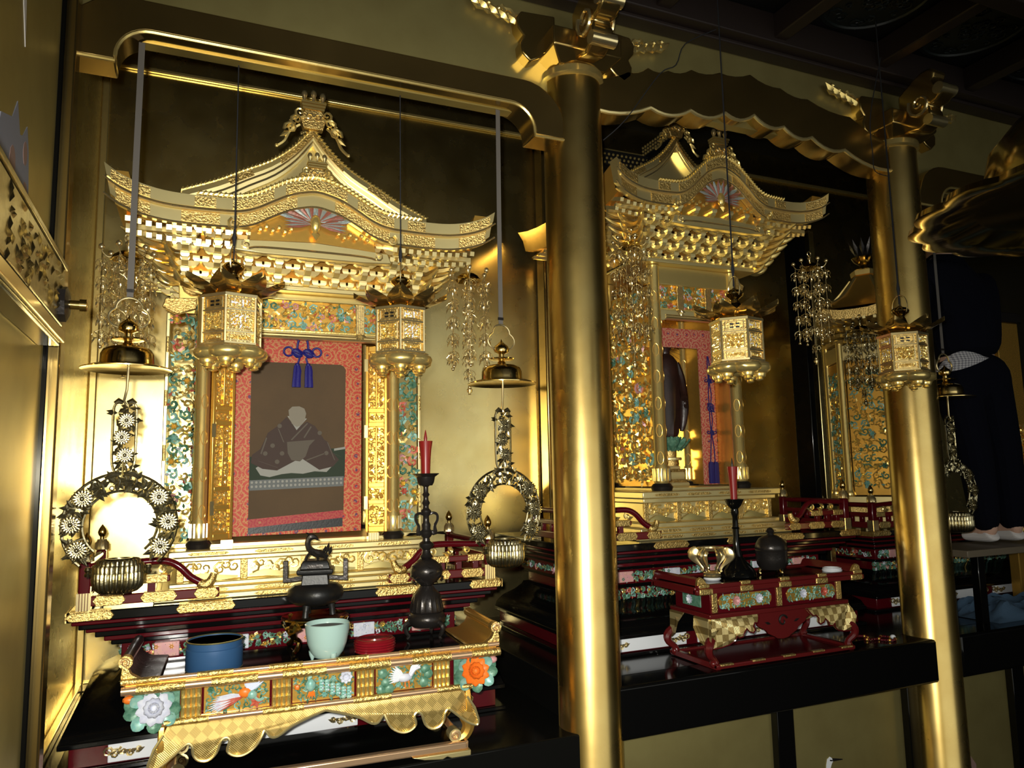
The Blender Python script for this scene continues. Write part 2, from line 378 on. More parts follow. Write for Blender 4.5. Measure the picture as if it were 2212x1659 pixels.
# ---- coffered ceiling of the outer room
ce = struct(M().box(-.44, 5.6, -3.5, 2.41, 3.56, 3.62).obj('ceiling', 'ceiling_dark'))
for y in (2.40, 1.80, 1.20, .6): M().box(-.44, 5.6, y-.04, y+.04, 3.42, 3.56).obj('ceiling_beam', 'ceiling_wood', ce, bev=.006)
M().box(-.44, 5.6, 2.41, 2.484, 3.40, 3.42).obj('ceiling_beam', 'ceiling_wood', ce, bev=.006)
XS = [.50+.62*i for i in range(9)]
for x in XS: M().box(x-.035, x+.035, -.6, 2.40, 3.44, 3.555).obj('ceiling_beam', 'ceiling_wood', ce, bev=.006)
disc = M().lathe([(.235,0),(.24,-.008),(.22,-.014),(.215,-.006),(0.001,-.006)], 32)
rnd = random.Random(5)
for i in range(36):
    a, r = rnd.uniform(0, 6.28), rnd.uniform(.02, .18)
    disc.spiral((r*cos(a), r*sin(a), -.008), (1,0,0), (0,1,0), (0,0,-1), rnd.uniform(.02,.045), 1.2, .005, rnd.uniform(0,6), 4, 7)
dme = disc.mesh('medallion'); dme.materials.append(MT['ceiling_relief'])
for y in (2.10, 1.50, .90):
    for x in XS[1:7]:
        o = put('medallion', dme, None, ce); o.location = (x+.31, y, 3.56)
# ---- pillars
def pillar(x, label):
    t = thing('pillar', label, 'pillar', (x, 2.5, 0), 'round gilded pillars')
    M().lathe([(.125,0),(.125,.06),(.116,.08),(.116,3.085)], 48).obj('shaft', 'gold_pillar', t)
    M().lathe([(.118,3.085),(.13,3.095),(.13,3.12),(.115,3.13)], 32).obj('collar', 'gold', t)
    return t
pillar(1.372, 'thick round gilded pillar standing between the portrait shrine and the statue shrine')
pillar(3.165, 'thick round gilded pillar standing in front of the six-sided shrine')
def capital(x, label):
    t = thing('bracket_capital', label, 'bracket', (x, 2.5, 3.12), 'carved gilt brackets on the pillars')
    def sq(h, z): return [(-h,-h,z),(h,-h,z),(h,h,z),(-h,h,z)]
    M().loft([sq(.10,.0), sq(.15,.045), sq(.15,.12)]).obj('bearing_block', 'beam_gold', t, bev=.005)
    for sx in (-1, 1):
        poly = [(.10,.12),(.13,.06),(.17,.02),(.21,.0),(.245,.03),(.25,.07),(.235,.10),(.26,.13),(.265,.17),(.245,.20),(.10,.21)]
        M().xz([(sx*a, b) for a, b in poly], -.07, .035).obj('side_arm', 'beam_gold', t, bev=.006)
        m = M()
        for k in range(5):
            c = (sx*(.25+.04*k), -.04, .17+.012*k)
            m.spiral(c, (sx,0,0), (0,0,1), (0,-1,0), .034-.002*k, 1.3, .011, k, 6, 9)
            m.leaf((c[0], -.05, c[2]-.02), (sx*.6,0,.5), (0,-1,0), .06, .035)
        m.obj('cloud_scroll', 'gold', t)
    poly = [(-.10,.02),(-.20,-.005),(-.255,.02),(-.27,.065),(-.255,.10),(-.30,.105),(-.335,.135),(-.34,.175),(-.30,.19),(-.285,.215),(-.30,.25),(-.275,.275),(-.23,.275),(-.18,.255),(-.10,.21)]
    m = M().yz(poly, -.045, .045); m.obj('beam_nose', 'beam_gold', t, bev=.012)
    m = M()
    for s in (-1, 1):
        M().spiral((s*.048,-.215,.12), (0,-1,0), (0,0,1), (s,0,0), .062, 1.5, .009, 2.6, 6, 16).obj('nose_scroll', 'brass_light', t)
    M().tube([(-.052,-.315,.155),(.052,-.315,.155)], .028, 12).obj('nose_roll', 'brass_light', t)
    M().tube([(-.052,-.255,.03),(.052,-.255,.03)], .026, 12).obj('nose_roll', 'brass_light', t)
capital(1.372, 'carved gilt bracket with scrolled beam nose on top of the near pillar')
capital(3.165, 'carved gilt bracket with scrolled beam nose on top of the far pillar')
# ================================================================ carving helpers
def carve(mbs, O, U, N, W, H, cell, seed, r=.004, up=(0,0,1), wts=None, petals=.5):
    rnd = random.Random(seed); O, U, N = V(O), V(U).normalized(), V(N).normalized(); W2 = V(up).normalized()
    nx, nz = max(1, round(W/cell)), max(1, round(H/cell)); dx, dz = W/nx, H/nz
    for i in range(nx):
        for j in range(nz):
            c = O+U*(dx*(i+.5+rnd.uniform(-.15,.15)))+W2*(dz*(j+.5+rnd.uniform(-.15,.15)))
            s = rnd.choice((-1,1)); m = rnd.choices(mbs, wts)[0]
            m.spiral(c, U*s, W2, N, cell*.5, rnd.uniform(1.0,1.5), r, rnd.uniform(0,6.28), 4, 8)
            for k in range(3):
                a = rnd.uniform(0, 6.28); d = U*cos(a)+W2*sin(a)
                rnd.choices(mbs, wts)[0].leaf(c+d*cell*.18+N*r*.6, d+N*.25, N, cell*.55, cell*.26, r*1.3)
            if rnd.random() < petals*.4:
                m = rnd.choices(mbs, wts)[0]
                for k in range(6):
                    a = k*pi/3; d = U*cos(a)+W2*sin(a); m.leaf(c+N*r*1.5, d+N*.3, N, cell*.42, cell*.24, r)
def carved(name, mt, par, *a, **k):
    m = M(); carve([m], *a, **k); return stuff(m.obj(name, mt, par, True))
POLY = ['gold_carved', 'teal', 'green', 'vermilion', 'pink', 'lotus_white']
def poly_carved(par, wts, *a, **k):
    ms = [M() for _ in POLY]; carve(ms, *a, wts=wts, **k)
    for m, mt, nm in zip(ms, POLY, ('gilt_foliage','teal_foliage','green_foliage','red_blossom','pink_blossom','white_blossom')):
        if m.v: stuff(m.obj(nm, mt, par, True))
def rope(pts, r, step=.012):                       # a twisted rope of slanted beads
    m = M(); P = [V(p) for p in pts]; acc = 0
    m.tube(P, r*.72, 6)
    for a, b in zip(P, P[1:]):
        L = (b-a).length; d = (b-a).normalized(); sd = d.cross(V((0,1,0))).normalized()
        while acc < L:
            c = a+d*acc; e = (sd*.9+d*.7).normalized()
            m.tube([c-e*r*1.15-V((0,r*.5,0)), c-V((0,r*1.0,0)), c+e*r*1.15-V((0,r*.5,0))], [r*.25, r*.42, r*.25], 4); acc += step
        acc -= L
    return m
def crest(par, x, y, z, s):                        # ridge-end ornament with three knobs
    m = M().xz([(x-.036*s,z-.01*s),(x-.046*s,z+.022*s),(x-.040*s,z+.05*s),(x-.030*s,z+.066*s),(x+.030*s,z+.066*s),(x+.040*s,z+.05*s),(x+.046*s,z+.022*s),(x+.036*s,z-.01*s)], y-.012*s, y+.02*s)
    m.obj('ridge_plaque', 'gold_engraved', par, True, .003)
    m = M()
    for k in range(3): m.box(x-(.040+.003*k)*s, x+(.040+.003*k)*s, y-(.014+.004*k)*s, y+.025*s, z+(.066+.011*k)*s, z+(.074+.011*k)*s)
    m.obj('ridge_caps', 'gold', par, True)
    for k in (-1, 0, 1):
        M().lathe([(.006*s,0),(.007*s,.012*s),(.010*s,.02*s),(.012*s,.03*s),(.009*s,.04*s),(.002*s,.045*s)], 10, (x+k*.034*s, y-.006*s, z+.097*s+(.006*s if k==0 else 0))).obj('knob', 'brass_light', par, True)
    for sx in (-1, 1):
        m = M()
        for k, (a, b, R) in enumerate(((.050,.048,.022),(.062,.016,.024),(.082,-.020,.026))):
            m.spiral((x+sx*a*s, y-.012*s, z+b*s), (sx,0,0), (0,0,1), (0,-1,0), R*s, 1.3, .006*s, 4+k, 5, 10)
            m.leaf((x+sx*a*s, y-.012*s, z+(b-.01)*s), (sx*.7,0,-.5), (0,-1,0), .05*s, .022*s)
        m.tube(smooth_pts([(x+sx*.05*s,y-.01*s,z), (x+sx*.085*s,y-.01*s,z-.03*s), (x+sx*.105*s,y-.01*s,z-.072*s), (x+sx*.13*s,y-.01*s,z-.095*s)]), .006*s, 5)
        m.ball((x+sx*.132*s,y-.01*s,z-.095*s), .008*s, 6, 4)
        m.obj('ridge_scroll', 'gold', par, True)
    m = M(); m.spiral((x-.016*s,y-.014*s,z+.035*s), (1,0,0),(0,0,1),(0,-1,0), .016*s, 1.4, .004*s); m.spiral((x+.016*s,y-.014*s,z+.035*s), (-1,0,0),(0,0,1),(0,-1,0), .016*s, 1.4, .004*s)
    stuff(m.obj('plaque_scroll', 'brass_light', par, True))
def flower(m, c, N, R, n=8, lay=2, seed=0):
    N = V(N).normalized(); u = N.orthogonal().normalized(); v = N.cross(u)
    for l in range(lay):
        for k in range(n):
            a = 2*pi*(k+.5*l)/n; d = u*cos(a)+v*sin(a)
            m.petal(V(c)+N*(R*.1*l), d+N*(.10+.45*l), N, R*(1-.28*l), R*.62, R*.07)
    m.ball(V(c)+N*R*.25, R*.2, 6, 4)

# ================================================================ shrines
def column(par, x, y, z0, z1, r, mt='gold'):
    c = M().lathe([(r*1.5,z0),(r*1.7,z0+r*.6),(r*1.3,z0+r*1.1)], 20, (x,y,0)).obj('column_foot', 'bronze', par, True)
    m = M().lathe([(r*1.05,z0+r*1.1),(r*1.18,z0+r*1.4),(r*1.18,z0+r*3.6),(r,z0+r*3.9),(r,z1)], 24, (x,y,0)).obj('column', mt, par, True)
    q = M()
    for k in range(12):
        a = 2*pi*k/12; q.tube([(x+r*1.2*cos(a), y+r*1.2*sin(a), z0+r*1.5), (x+r*1.2*cos(a), y+r*1.2*sin(a), z0+r*3.4)], r*.16, 4)
    q.obj('fluted_sleeve', 'brass_light', m, False) if False else stuff(q.obj('fluted_sleeve', 'brass_light', par, True))
    n = max(2, int((z1-z0)/.15)); q = M()
    for k in range(n):                             # engraved round medallions wrapped on the shaft
        z = z0+r*5+(z1-z0-r*6)*k/n
        for sg in (-.5, .5):
            cx, cy = x+r*sin(sg-.15), y-r*cos(sg-.15)
            q.tube([(cx+.5*r*cos(a)*cos(sg), cy+.5*r*cos(a)*sin(sg)*.9-.001, z+r*1.0*sin(a)) for a in [2*pi*i/9 for i in range(9)]], .0009, 3, True)
    stuff(q.obj('engraved_medallions', 'gold_deep', par, True))
def bracket_mesh(tiers, st):
    m = M()
    for k in range(tiers):
        y, z = -st*k, .042*k
        m.xz([(-.05,z+.02),(-.044,z+.008),(-.03,z),(.03,z),(.044,z+.008),(.05,z+.02)], y-.012, y+.012)     # arm along the wall
        m.yz([(y+.03,z),(y-.03,z),(y-.05,z+.010),(y-.055,z+.02),(y+.03,z+.02)], -.011, .011)               # arm to the front
        for x in (-.042, 0, .042):
            m.loft([[(x-a,y-.012*b,z+c),(x+a,y-.012*b,z+c),(x+a,y+.012*b,z+c),(x-a,y+.012*b,z+c)] for a, b, c in ((.011,1,.02),(.016,1.3,.028),(.016,1.3,.04))])
        m.loft([[(-a,y-st-.012*b,z+c),(a,y-st-.012*b,z+c),(a,y-st+.012*b,z+c),(-a,y-st+.012*b,z+c)] for a, b, c in ((.010,1,.02),(.015,1.3,.028),(.015,1.3,.04))])
    return m
def zushi(P):
    xc, ye, hw, zf, kr, yc, co = P['xc'], P['ye'], P['hw'], P['zf'], P['kr'], P['yc'], P['co']
    t = thing('shrine', P['label'], 'shrine', (xc, yc, P['z0']), 'gilded shrines on the altar')
    kw = P['kw']; zb = P['zb']; yb = P['yb']
    # ---- swept eave fascia with the wavy gable in its middle
    tab = [(0,kr),(.10*kw,kr*.965),(.30*kw,kr*.80),(.50*kw,kr*.50),(.68*kw,kr*.21),(.85*kw,kr*.05),(kw*1.05,0),(hw*.70,-.002),(hw*.83,.008),(hw*.93,.028),(hw,.056)]
    cur = curve_tab(tab, 4); full = [(-u, z) for u, z in reversed(cur[1:])]+cur
    prof = [(0,0),(0,.40),(.007,.43),(.007,.50),(.013,.53),(.013,.97),(.035,1),(.06,.9),(.06,.0)]
    th = P['th']; rings = []
    for u, z in full:
        k = abs(u)/hw; lean = .045*max(0, (k-.55)/.45)**2
        rings.append([(xc+u*(1-.03*tt*(k > .97)), ye+dy-lean, zf+z-tt*th) for dy, tt in prof])
    M().loft(rings).obj('eave_fascia', 'gold_plate', t, True, smooth=30)
    for nm, tt, dy in (('fascia_bead', .46, .0), ('fascia_bead', .985, .009)):
        M().tube([(xc+u, ye+dy-.002-.045*max(0, (abs(u)/hw-.55)/.45)**2, zf+z-tt*th) for u, z in full], .0035, 5).obj(nm, 'brass_light', t, True)
    for k, (u0, u1, ta, tb2) in enumerate(((.0,.16,.05,.38),(.22,.42,.05,.38),(.5,.60,.05,.38),(.80,.97,.05,.38),(.10,.40,.56,.93),(.48,.66,.56,.93),(.80,.95,.56,.93))):
        for sx in (-1, 1):                          # engraved plates laid on the fascia
            rr = []
            for i in range(9):
                u = hw*(u0+(u1-u0)*i/8); z = interp(cur, u); kk = u/hw; lean = .045*max(0, (kk-.55)/.45)**2
                y = ye+(.0 if tb2 < .5 else .013)-lean
                rr.append([(xc+sx*u, y-.0035, zf+z-ta*th), (xc+sx*u, y-.0035, zf+z-tb2*th), (xc+sx*u, y+.002, zf+z-tb2*th), (xc+sx*u, y+.002, zf+z-ta*th)])
            M().loft(rr).obj('engraved_plate', 'gold_engraved', t, True)
    rp = [(xc+u, ye+.004, zf+z+.010) for u, z in full if abs(u) <= hw*.64]
    stuff(rope(rp, .010, .016).obj('rope_moulding', 'gold_carved', t, True))
    # scrolls where the wave ends
    for sx in (-1, 1):
        M().spiral((xc+sx*kw*.92, ye+.004, zf-th*.86), (-sx,0,0), (0,0,1), (0,-1,0), .022, 1.4, .005, 2, 5, 12).obj('fascia_scroll', 'gold', t, True)
    # gable field with phoenix
    fld = [(xc+u, zf+z-th*.96) for u, z in full if abs(u) < kw*.74]
    zlow = zf-th*1.02-.012
    M().xz([(xc-kw*.74, zlow-.01)]+fld+[(xc+kw*.74, zlow-.01)], ye+.05, ye+.065).obj('gable_field', 'gold_deep', t, True)
    ph = M(); g1 = M(); g2 = M(); c = V((xc, ye+.04, zf+kr*.30-th*.7))
    ph.ball(c-V((0,.012,.01)), (.020,.016,.036), 10, 6)
    for sx in (-1, 1):
        for k in range(7):
            a = radians(8+16*k); (g1 if k % 2 else g2).leaf(c+V((sx*.012,-.008,0)), (sx*cos(a),-.1,sin(a)*.75), (0,-1,0), kw*(.50-.035*k), .024, .006)
            (g2 if k % 2 else g1).leaf(c+V((sx*.01,-.012,-.012)), (sx,-.1,-.25+.09*k), (0,-1,0), kw*.34, .015, .005)
        for k in range(6): ph.ball(c+V((sx*kw*(.28+.07*k), -.006, -.035-.012*(k % 2))), .009, 6, 4)
    ph.leaf(c+V((0,-.015,-.03)), (0,-.2,-1), (0,-1,0), .045, .03)
    stuff(ph.obj('phoenix_body', 'gold_carved', t, True)); stuff(g1.obj('phoenix_feathers', 'feather_red', t, True)); stuff(g2.obj('phoenix_feathers', 'feather_blue', t, True))
    # rainbow beam under the gable
    M().xz([(xc-kw*.95, zlow-.05),(xc-kw*.9, zlow-.012),(xc-kw*.5, zlow-.004),(xc, zlow+.004),(xc+kw*.5, zlow-.004),(xc+kw*.9, zlow-.012),(xc+kw*.95, zlow-.05),(xc+kw*.6, zlow-.056),(xc-kw*.6, zlow-.056)], ye+.045, ye+.08).obj('rainbow_beam', 'gold_plate', t, True, .004)
    M().tube(smooth_pts([(xc-kw*.75,ye+.043,zlow-.042),(xc-kw*.6,ye+.042,zlow-.034),(xc,ye+.042,zlow-.032),(xc+kw*.6,ye+.042,zlow-.034),(xc+kw*.75,ye+.043,zlow-.042)]), .004, 5).obj('beam_bead', 'brass_light', t, True)
    for sx in (-1, 1): M().spiral((xc+sx*kw*.78, ye+.043, zlow-.030), (-sx,0,0), (0,0,1), (0,-1,0), .018, 1.5, .0035, 1, 5, 12).obj('beam_scroll', 'brass_light', t, True)
    # ---- rafters, two rows of square ends
    rm = M().box(-.0085, .0085, 0, .22, -.0085, .0085).mesh('rafter'); rm.materials.append(MT['gold_plate'])
    for row, (dy, dz) in enumerate(((.03, -.008), (.075, -.034))):
        n = P['nr']
        for sx in (-1, 1):
            for i in range(n):
                u = kw*.95+(hw*.93-kw*.95)*(i+.3)/n; lift = interp(cur, u)*.75
                o = put('rafter', rm, None, t); o.location = (sx*u, ye+dy-yc, zf-th+dz+lift-.004-P['z0']); o.rotation_euler = (.36, 0, 0)
    # eave soffit and sides of the roof
    for sx in (-1, 1):
        rr = []
        for i in range(10):
            y = ye+(yb-ye)*i/9; k = abs(2*i/9-1); lf = .05*k**3
            w = hw*(1-.01)-.02*(1-k); rr.append([(xc+sx*w, y, zf+lf+.0), (xc+sx*(w-.03), y, zf+lf-th*.45), (xc+sx*(w-.045), y, zf+lf-th), (xc+sx*(w-.09), y, zf+lf-th), (xc+sx*(w-.06), y, zf+lf)])
        M().loft(rr).obj('side_eave', 'gold_deep', t, True)
        for i in range(14):
            y = ye+.08+(yb-ye-.1)*i/14
            o = put('rafter', rm, None, t); o.location = (sx*(hw-.06), y-yc, zf-th-.01-P['z0']); o.rotation_euler = (0, 0, sx*pi/2)
    zi = zb+.042*P['bt']+.02; yi = P['by']+.03
    for sx in (-1, 1):
        M().loft([[(xc+sx*(hw-.09), ye+.05, zf-th+.012), (xc+sx*(hw-.09), ye+.05, zf-th+.02), (xc+sx*(P['hb']-.02), yi, zi+.02), (xc+sx*(P['hb']-.02), yi, zi)],
                  [(xc+sx*(hw-.09), yb, zf-th+.012), (xc+sx*(hw-.09), yb, zf-th+.02), (xc+sx*(P['hb']-.02), yb, zi+.02), (xc+sx*(P['hb']-.02), yb, zi)]]).obj('eave_soffit', 'gold_deep', t, True)
    M().loft([[(xc-hw+.09, ye+.055, zf-th+.012), (xc+hw-.09, ye+.055, zf-th+.012), (xc+P['hb'], yi, zi), (xc-P['hb'], yi, zi)],
              [(xc-hw+.09, ye+.055, zf-th+.02), (xc+hw-.09, ye+.055, zf-th+.02), (xc+P['hb'], yi, zi+.02), (xc-P['hb'], yi, zi+.02)]]).obj('eave_soffit', 'gold_deep', t, True)
    # ---- roof slopes and main ridge
    ga, gw, gy = P['ga'], P['gw'], P['gy']; yr = (ye+yb)/2+.12; zr = P['zr']; hr = hw*.55
    F = [(xc-hw+.04, ye+.06, zf+.01), (xc+hw-.04, ye+.06, zf+.01), (xc+hw-.04, yb, zf+.01), (xc-hw+.04, yb, zf+.01)]
    Q = [(xc-hr, yr-.03, zr), (xc+hr, yr-.03, zr), (xc+hr, yr+.03, zr), (xc-hr, yr+.03, zr)]
    mid = [tuple(V(a)*.55+V(b)*.45-V((0,0,.05))) for a, b in zip(F, Q)]
    M().loft([F, mid, Q]).obj('roof', 'bronze_dark', t, True)
    m = M()
    for k in range(26):
        for j in range(3): m.ball((xc-hr+2*hr*(k+.5*(j % 2))/25, yr-.036, zr+.012+.024*j), (.008,.006,.008), 6, 4)
    M().box(xc-hr, xc+hr, yr-.032, yr+.032, zr, zr+.085).obj('main_ridge', 'bronze_dark', t, True)
    stuff(m.obj('ridge_studs', 'gold', t, True))
    # ---- large gable with rope edge
    gt = [(0,ga),(.145*gw,ga*.735),(.335*gw,ga*.50),(.56*gw,ga*.32),(.74*gw,ga*.17),(1.0*gw,0)]
    gc = curve_tab(gt, 3); gf = [(-u, z) for u, z in reversed(gc[1:])]+gc; zg = P['zg']
    inn = [(u*.88, z-.062) for u, z in gf]
    rr = []
    for (u, z), (u2, z2) in zip(gf, inn):
        rr.append([(xc+u, gy, zg+z), (xc+u*.94+u2*.06, gy-.006, zg+(z+z2)/2+.01), (xc+u2, gy+.004, zg+z2), (xc+u2, gy+.03, zg+z2), (xc+u, gy+.05, zg+z)])
    M().loft(rr).obj('gable_board', 'gold_plate', t, True, smooth=25)
    for f2 in (.5, .8): M().tube([(xc+u+(u2-u)*f2, gy-.005, zg+z+(z2-z)*f2) for (u, z), (u2, z2) in zip(gf, inn)], .0035, 5).obj('gable_bead', 'brass_light', t, True)
    for sx in (-1, 1):
        for a0, a1 in ((0, 5), (8, 11)):
            pp = [(gc[i], (gc[i][0]*.88, gc[i][1]-.062)) for i in range(a0, a1+1)]
            M().loft([[(xc+sx*(u*.97+u2*.03), gy-.006, zg+z*.95+z2*.05), (xc+sx*(u*.6+u2*.4), gy-.009, zg+z*.6+z2*.4), (xc+sx*(u*.6+u2*.4), gy, zg+z*.6+z2*.4), (xc+sx*(u*.97+u2*.03), gy, zg+z*.95+z2*.05)] for (u, z), (u2, z2) in pp]).obj('engraved_plate', 'gold_engraved', t, True)
    stuff(rope([(xc+u, gy+.012, zg+z+.006) for u, z in gf], .010, .016).obj('gable_rope', 'gold_carved', t, True))
    M().xz([(xc+u, zg+z) for u, z in inn]+[(xc, zg-.07)], gy+.03, gy+.04).obj('gable_panel', 'gold_plate', t, True)
    # little roof slopes behind the gable
    for sx in (-1, 1):
        M().loft([[(xc+sx*u, gy+.05, zg+z-.004) for u, z in gc], [(xc+sx*u, yr, zg+z-.004) for u, z in gc], [(xc+sx*u, yr, zg+z-.02) for u, z in gc], [(xc+sx*u, gy+.05, zg+z-.02) for u, z in gc]], False, False, True).obj('gable_roof', 'bronze_dark', t, True)
    m = M().beam((xc, gy+.03, zg+ga+.03), (xc, yr, zg+ga+.03), .04, .06); m.obj('gable_ridge', 'bronze_dark', t, True)
    m = M()
    for k in range(10):
        for j in range(3): m.ball((xc-.022, gy+.05+(yr-gy-.06)*k/9, zg+ga+.012+.02*j), (.006,.008,.008), 6, 4)
    stuff(m.obj('gable_ridge_studs', 'gold', t, True))
    crest(t, xc, gy, zg+ga+.008, 1.0)
    crest(t, xc, P['cy'], P['cz'], P['cs'])
    # ---- brackets
    bm = bracket_mesh(P['bt'], P['bst']).mesh('bracket_cluster', 30); bm.materials.append(MT['gold_plate'])
    nb = P['nb']; hb = P['hb']
    for i in range(nb):
        o = put('bracket_cluster', bm, None, t); o.location = (-hb+2*hb*i/(nb-1), P['by']-yc, zb-P['z0'])
    for sx in (-1, 1):
        for i in range(4):
            o = put('bracket_cluster', bm, None, t); o.location = (sx*(hb-.01), P['by']+.07+.12*i-yc, zb-P['z0']); o.rotation_euler = (0, 0, sx*pi/2)
    fm2 = M()                                      # frog-leg struts between the clusters
    for i in range(nb-1):
        x = xc-hb+2*hb*(i+.5)/(nb-1)
        fm2.xz([(x-.042,zb),(x-.03,zb+.012),(x-.015,zb+.024),(x+.015,zb+.024),(x+.03,zb+.012),(x+.042,zb)], P['by']-.006, P['by']+.006)
    stuff(fm2.obj('frog_leg_struts', 'gold_engraved', t, True))
    M().box(xc-hb-.02, xc+hb+.02, P['by']+.012, P['by']+.5, zb-.005, zi).obj('bracket_wall', 'gold_deep', t, True)
    for sx in (-1, 1):                              # curved tail rafters fanning out of the corners
        for k in range(P['bt']+1):
            for q, dv in enumerate(((sx*.9,-.55),(sx*1.0,-.05),(sx*.35,-1.0))):
                b = V((xc+sx*(hb+.01*k), P['by']-.015*k, zb+.036*k+.005)); d = V((dv[0],dv[1],0)).normalized(); L = .09+.016*k
                pts = smooth_pts([b, b+d*L*.5-V((0,0,.012)), b+d*L*.85-V((0,0,.006)), b+d*L*1.1+V((0,0,.012))], 2)
                M().tube(pts, [.016,.016,.015,.014,.012,.008,.004], 6).obj('tail_rafter', 'gold', t, True)
    # ---- beams and frieze
    z1, z2, z3, z4 = P['zs']                        # top beam top, frieze top, frieze bottom, lintel bottom
    M().box(xc-hb-.02, xc+hb+.02, P['by']-.045, P['by']+.5, z1-.016, z1+.004).obj('top_beam', 'gold_plate', t, True, .004)
    M().box(xc-co-.02, xc+co+.02, yc-.012, yc+.03, z2, z1-.016).obj('tie_beam', 'gold', t, True, .004)
    M().box(xc-co, xc+co, yc+.012, yc+.03, z3, z2).obj('frieze_board', 'gold_deep', t, True)
    poly_carved(t, P['fw'], (xc-co+.02, yc+.008, z3), (1,0,0), (0,-1,0), 2*co-.04, z2-z3, .036, P['seed'], r=.005)
    for x in P['fp']:
        M().box(xc+x-.018, xc+x+.018, yc-.01, yc+.02, z3-.01, z1-.02).obj('strap_plate', 'gold_engraved', t, True, .003)
        q = M()
        for k in range(5): q.tube([(xc+x-.014+.007*k, yc-.012, z3-.006), (xc+x-.014+.007*k, yc-.012, z2-.004)], .003, 4)
        stuff(q.obj('reeded_strap', 'brass_light', t, True))
        m = M()
        for k in range(5): a = radians(200+35*k); m.leaf((xc+x, yc-.012, z3-.008), (cos(a),0,sin(a)), (0,-1,0), .03, .014)
        stuff(m.obj('palmette', 'brass_light', t, True))
    M().tube([(xc-co, yc+.002, z3-.004), (xc+co, yc+.002, z3-.004)], .006, 6).obj('twisted_bead', 'gold_carved', t, True)
    M().xz([(xc-co,z3-.008),(xc+co,z3-.008),(xc+co,z4),(xc+co-.05,z4),(xc+co-.07,z4+.012),(xc-co+.07,z4+.012),(xc-co+.05,z4),(xc-co,z4)], yc-.008, yc+.03).obj('lintel', 'gold_plate', t, True, .004)
    for k in range(2): M().tube([(xc-co+.06, yc-.010, z4+.018+.011*k), (xc+co-.06, yc-.010, z4+.018+.011*k)], .0035, 5).obj('lintel_bead', 'brass_light', t, True)
    # ---- body
    for sx in (-1, 1):
        column(t, xc+sx*co, yc, P['z0'], z1-.02, P['cr'])
        column(t, xc+sx*co, yc+P['dp'], P['z0'], z1-.02, P['cr'])
        x = xc+sx*co; m = M().box(x-.008, x+.008, yc+.03, yc+P['dp']-.03, P['z0']+.02, z2); m.obj('side_panel', 'gold_deep', t, True)
        poly_carved(t, P['sw'], (x+sx*.010, yc+.04 if sx < 0 else yc+P['dp']-.04, P['z0']+.04), (0,1 if sx < 0 else -1,0), (sx,0,0), P['dp']-.08, z2-P['z0']-.06, .075, P['seed']+5+sx, r=.009)
        # carved nose on the tie beam
        M().xz([(x+sx*.02,z2+.0),(x+sx*.05,z2-.006),(x+sx*.075,z2+.01),(x+sx*.085,z2+.035),(x+sx*.06,z2+.05),(x+sx*.02,z1-.02)], yc-.012, yc+.018).obj('beam_nose', 'gold_engraved', t, True, .003)
    M().box(xc-co, xc+co, yc+P['dp']-.01, yc+P['dp']+.01, P['z0'], z1).obj('back_panel', 'gold_leaf', t, True)
    M().box(xc-co-.03, xc+co+.03, yc+.0, yc+P['dp'], P['z0']+.001, P['z0']+.012).obj('shrine_floor', 'gold_plate', t, True)
    return t
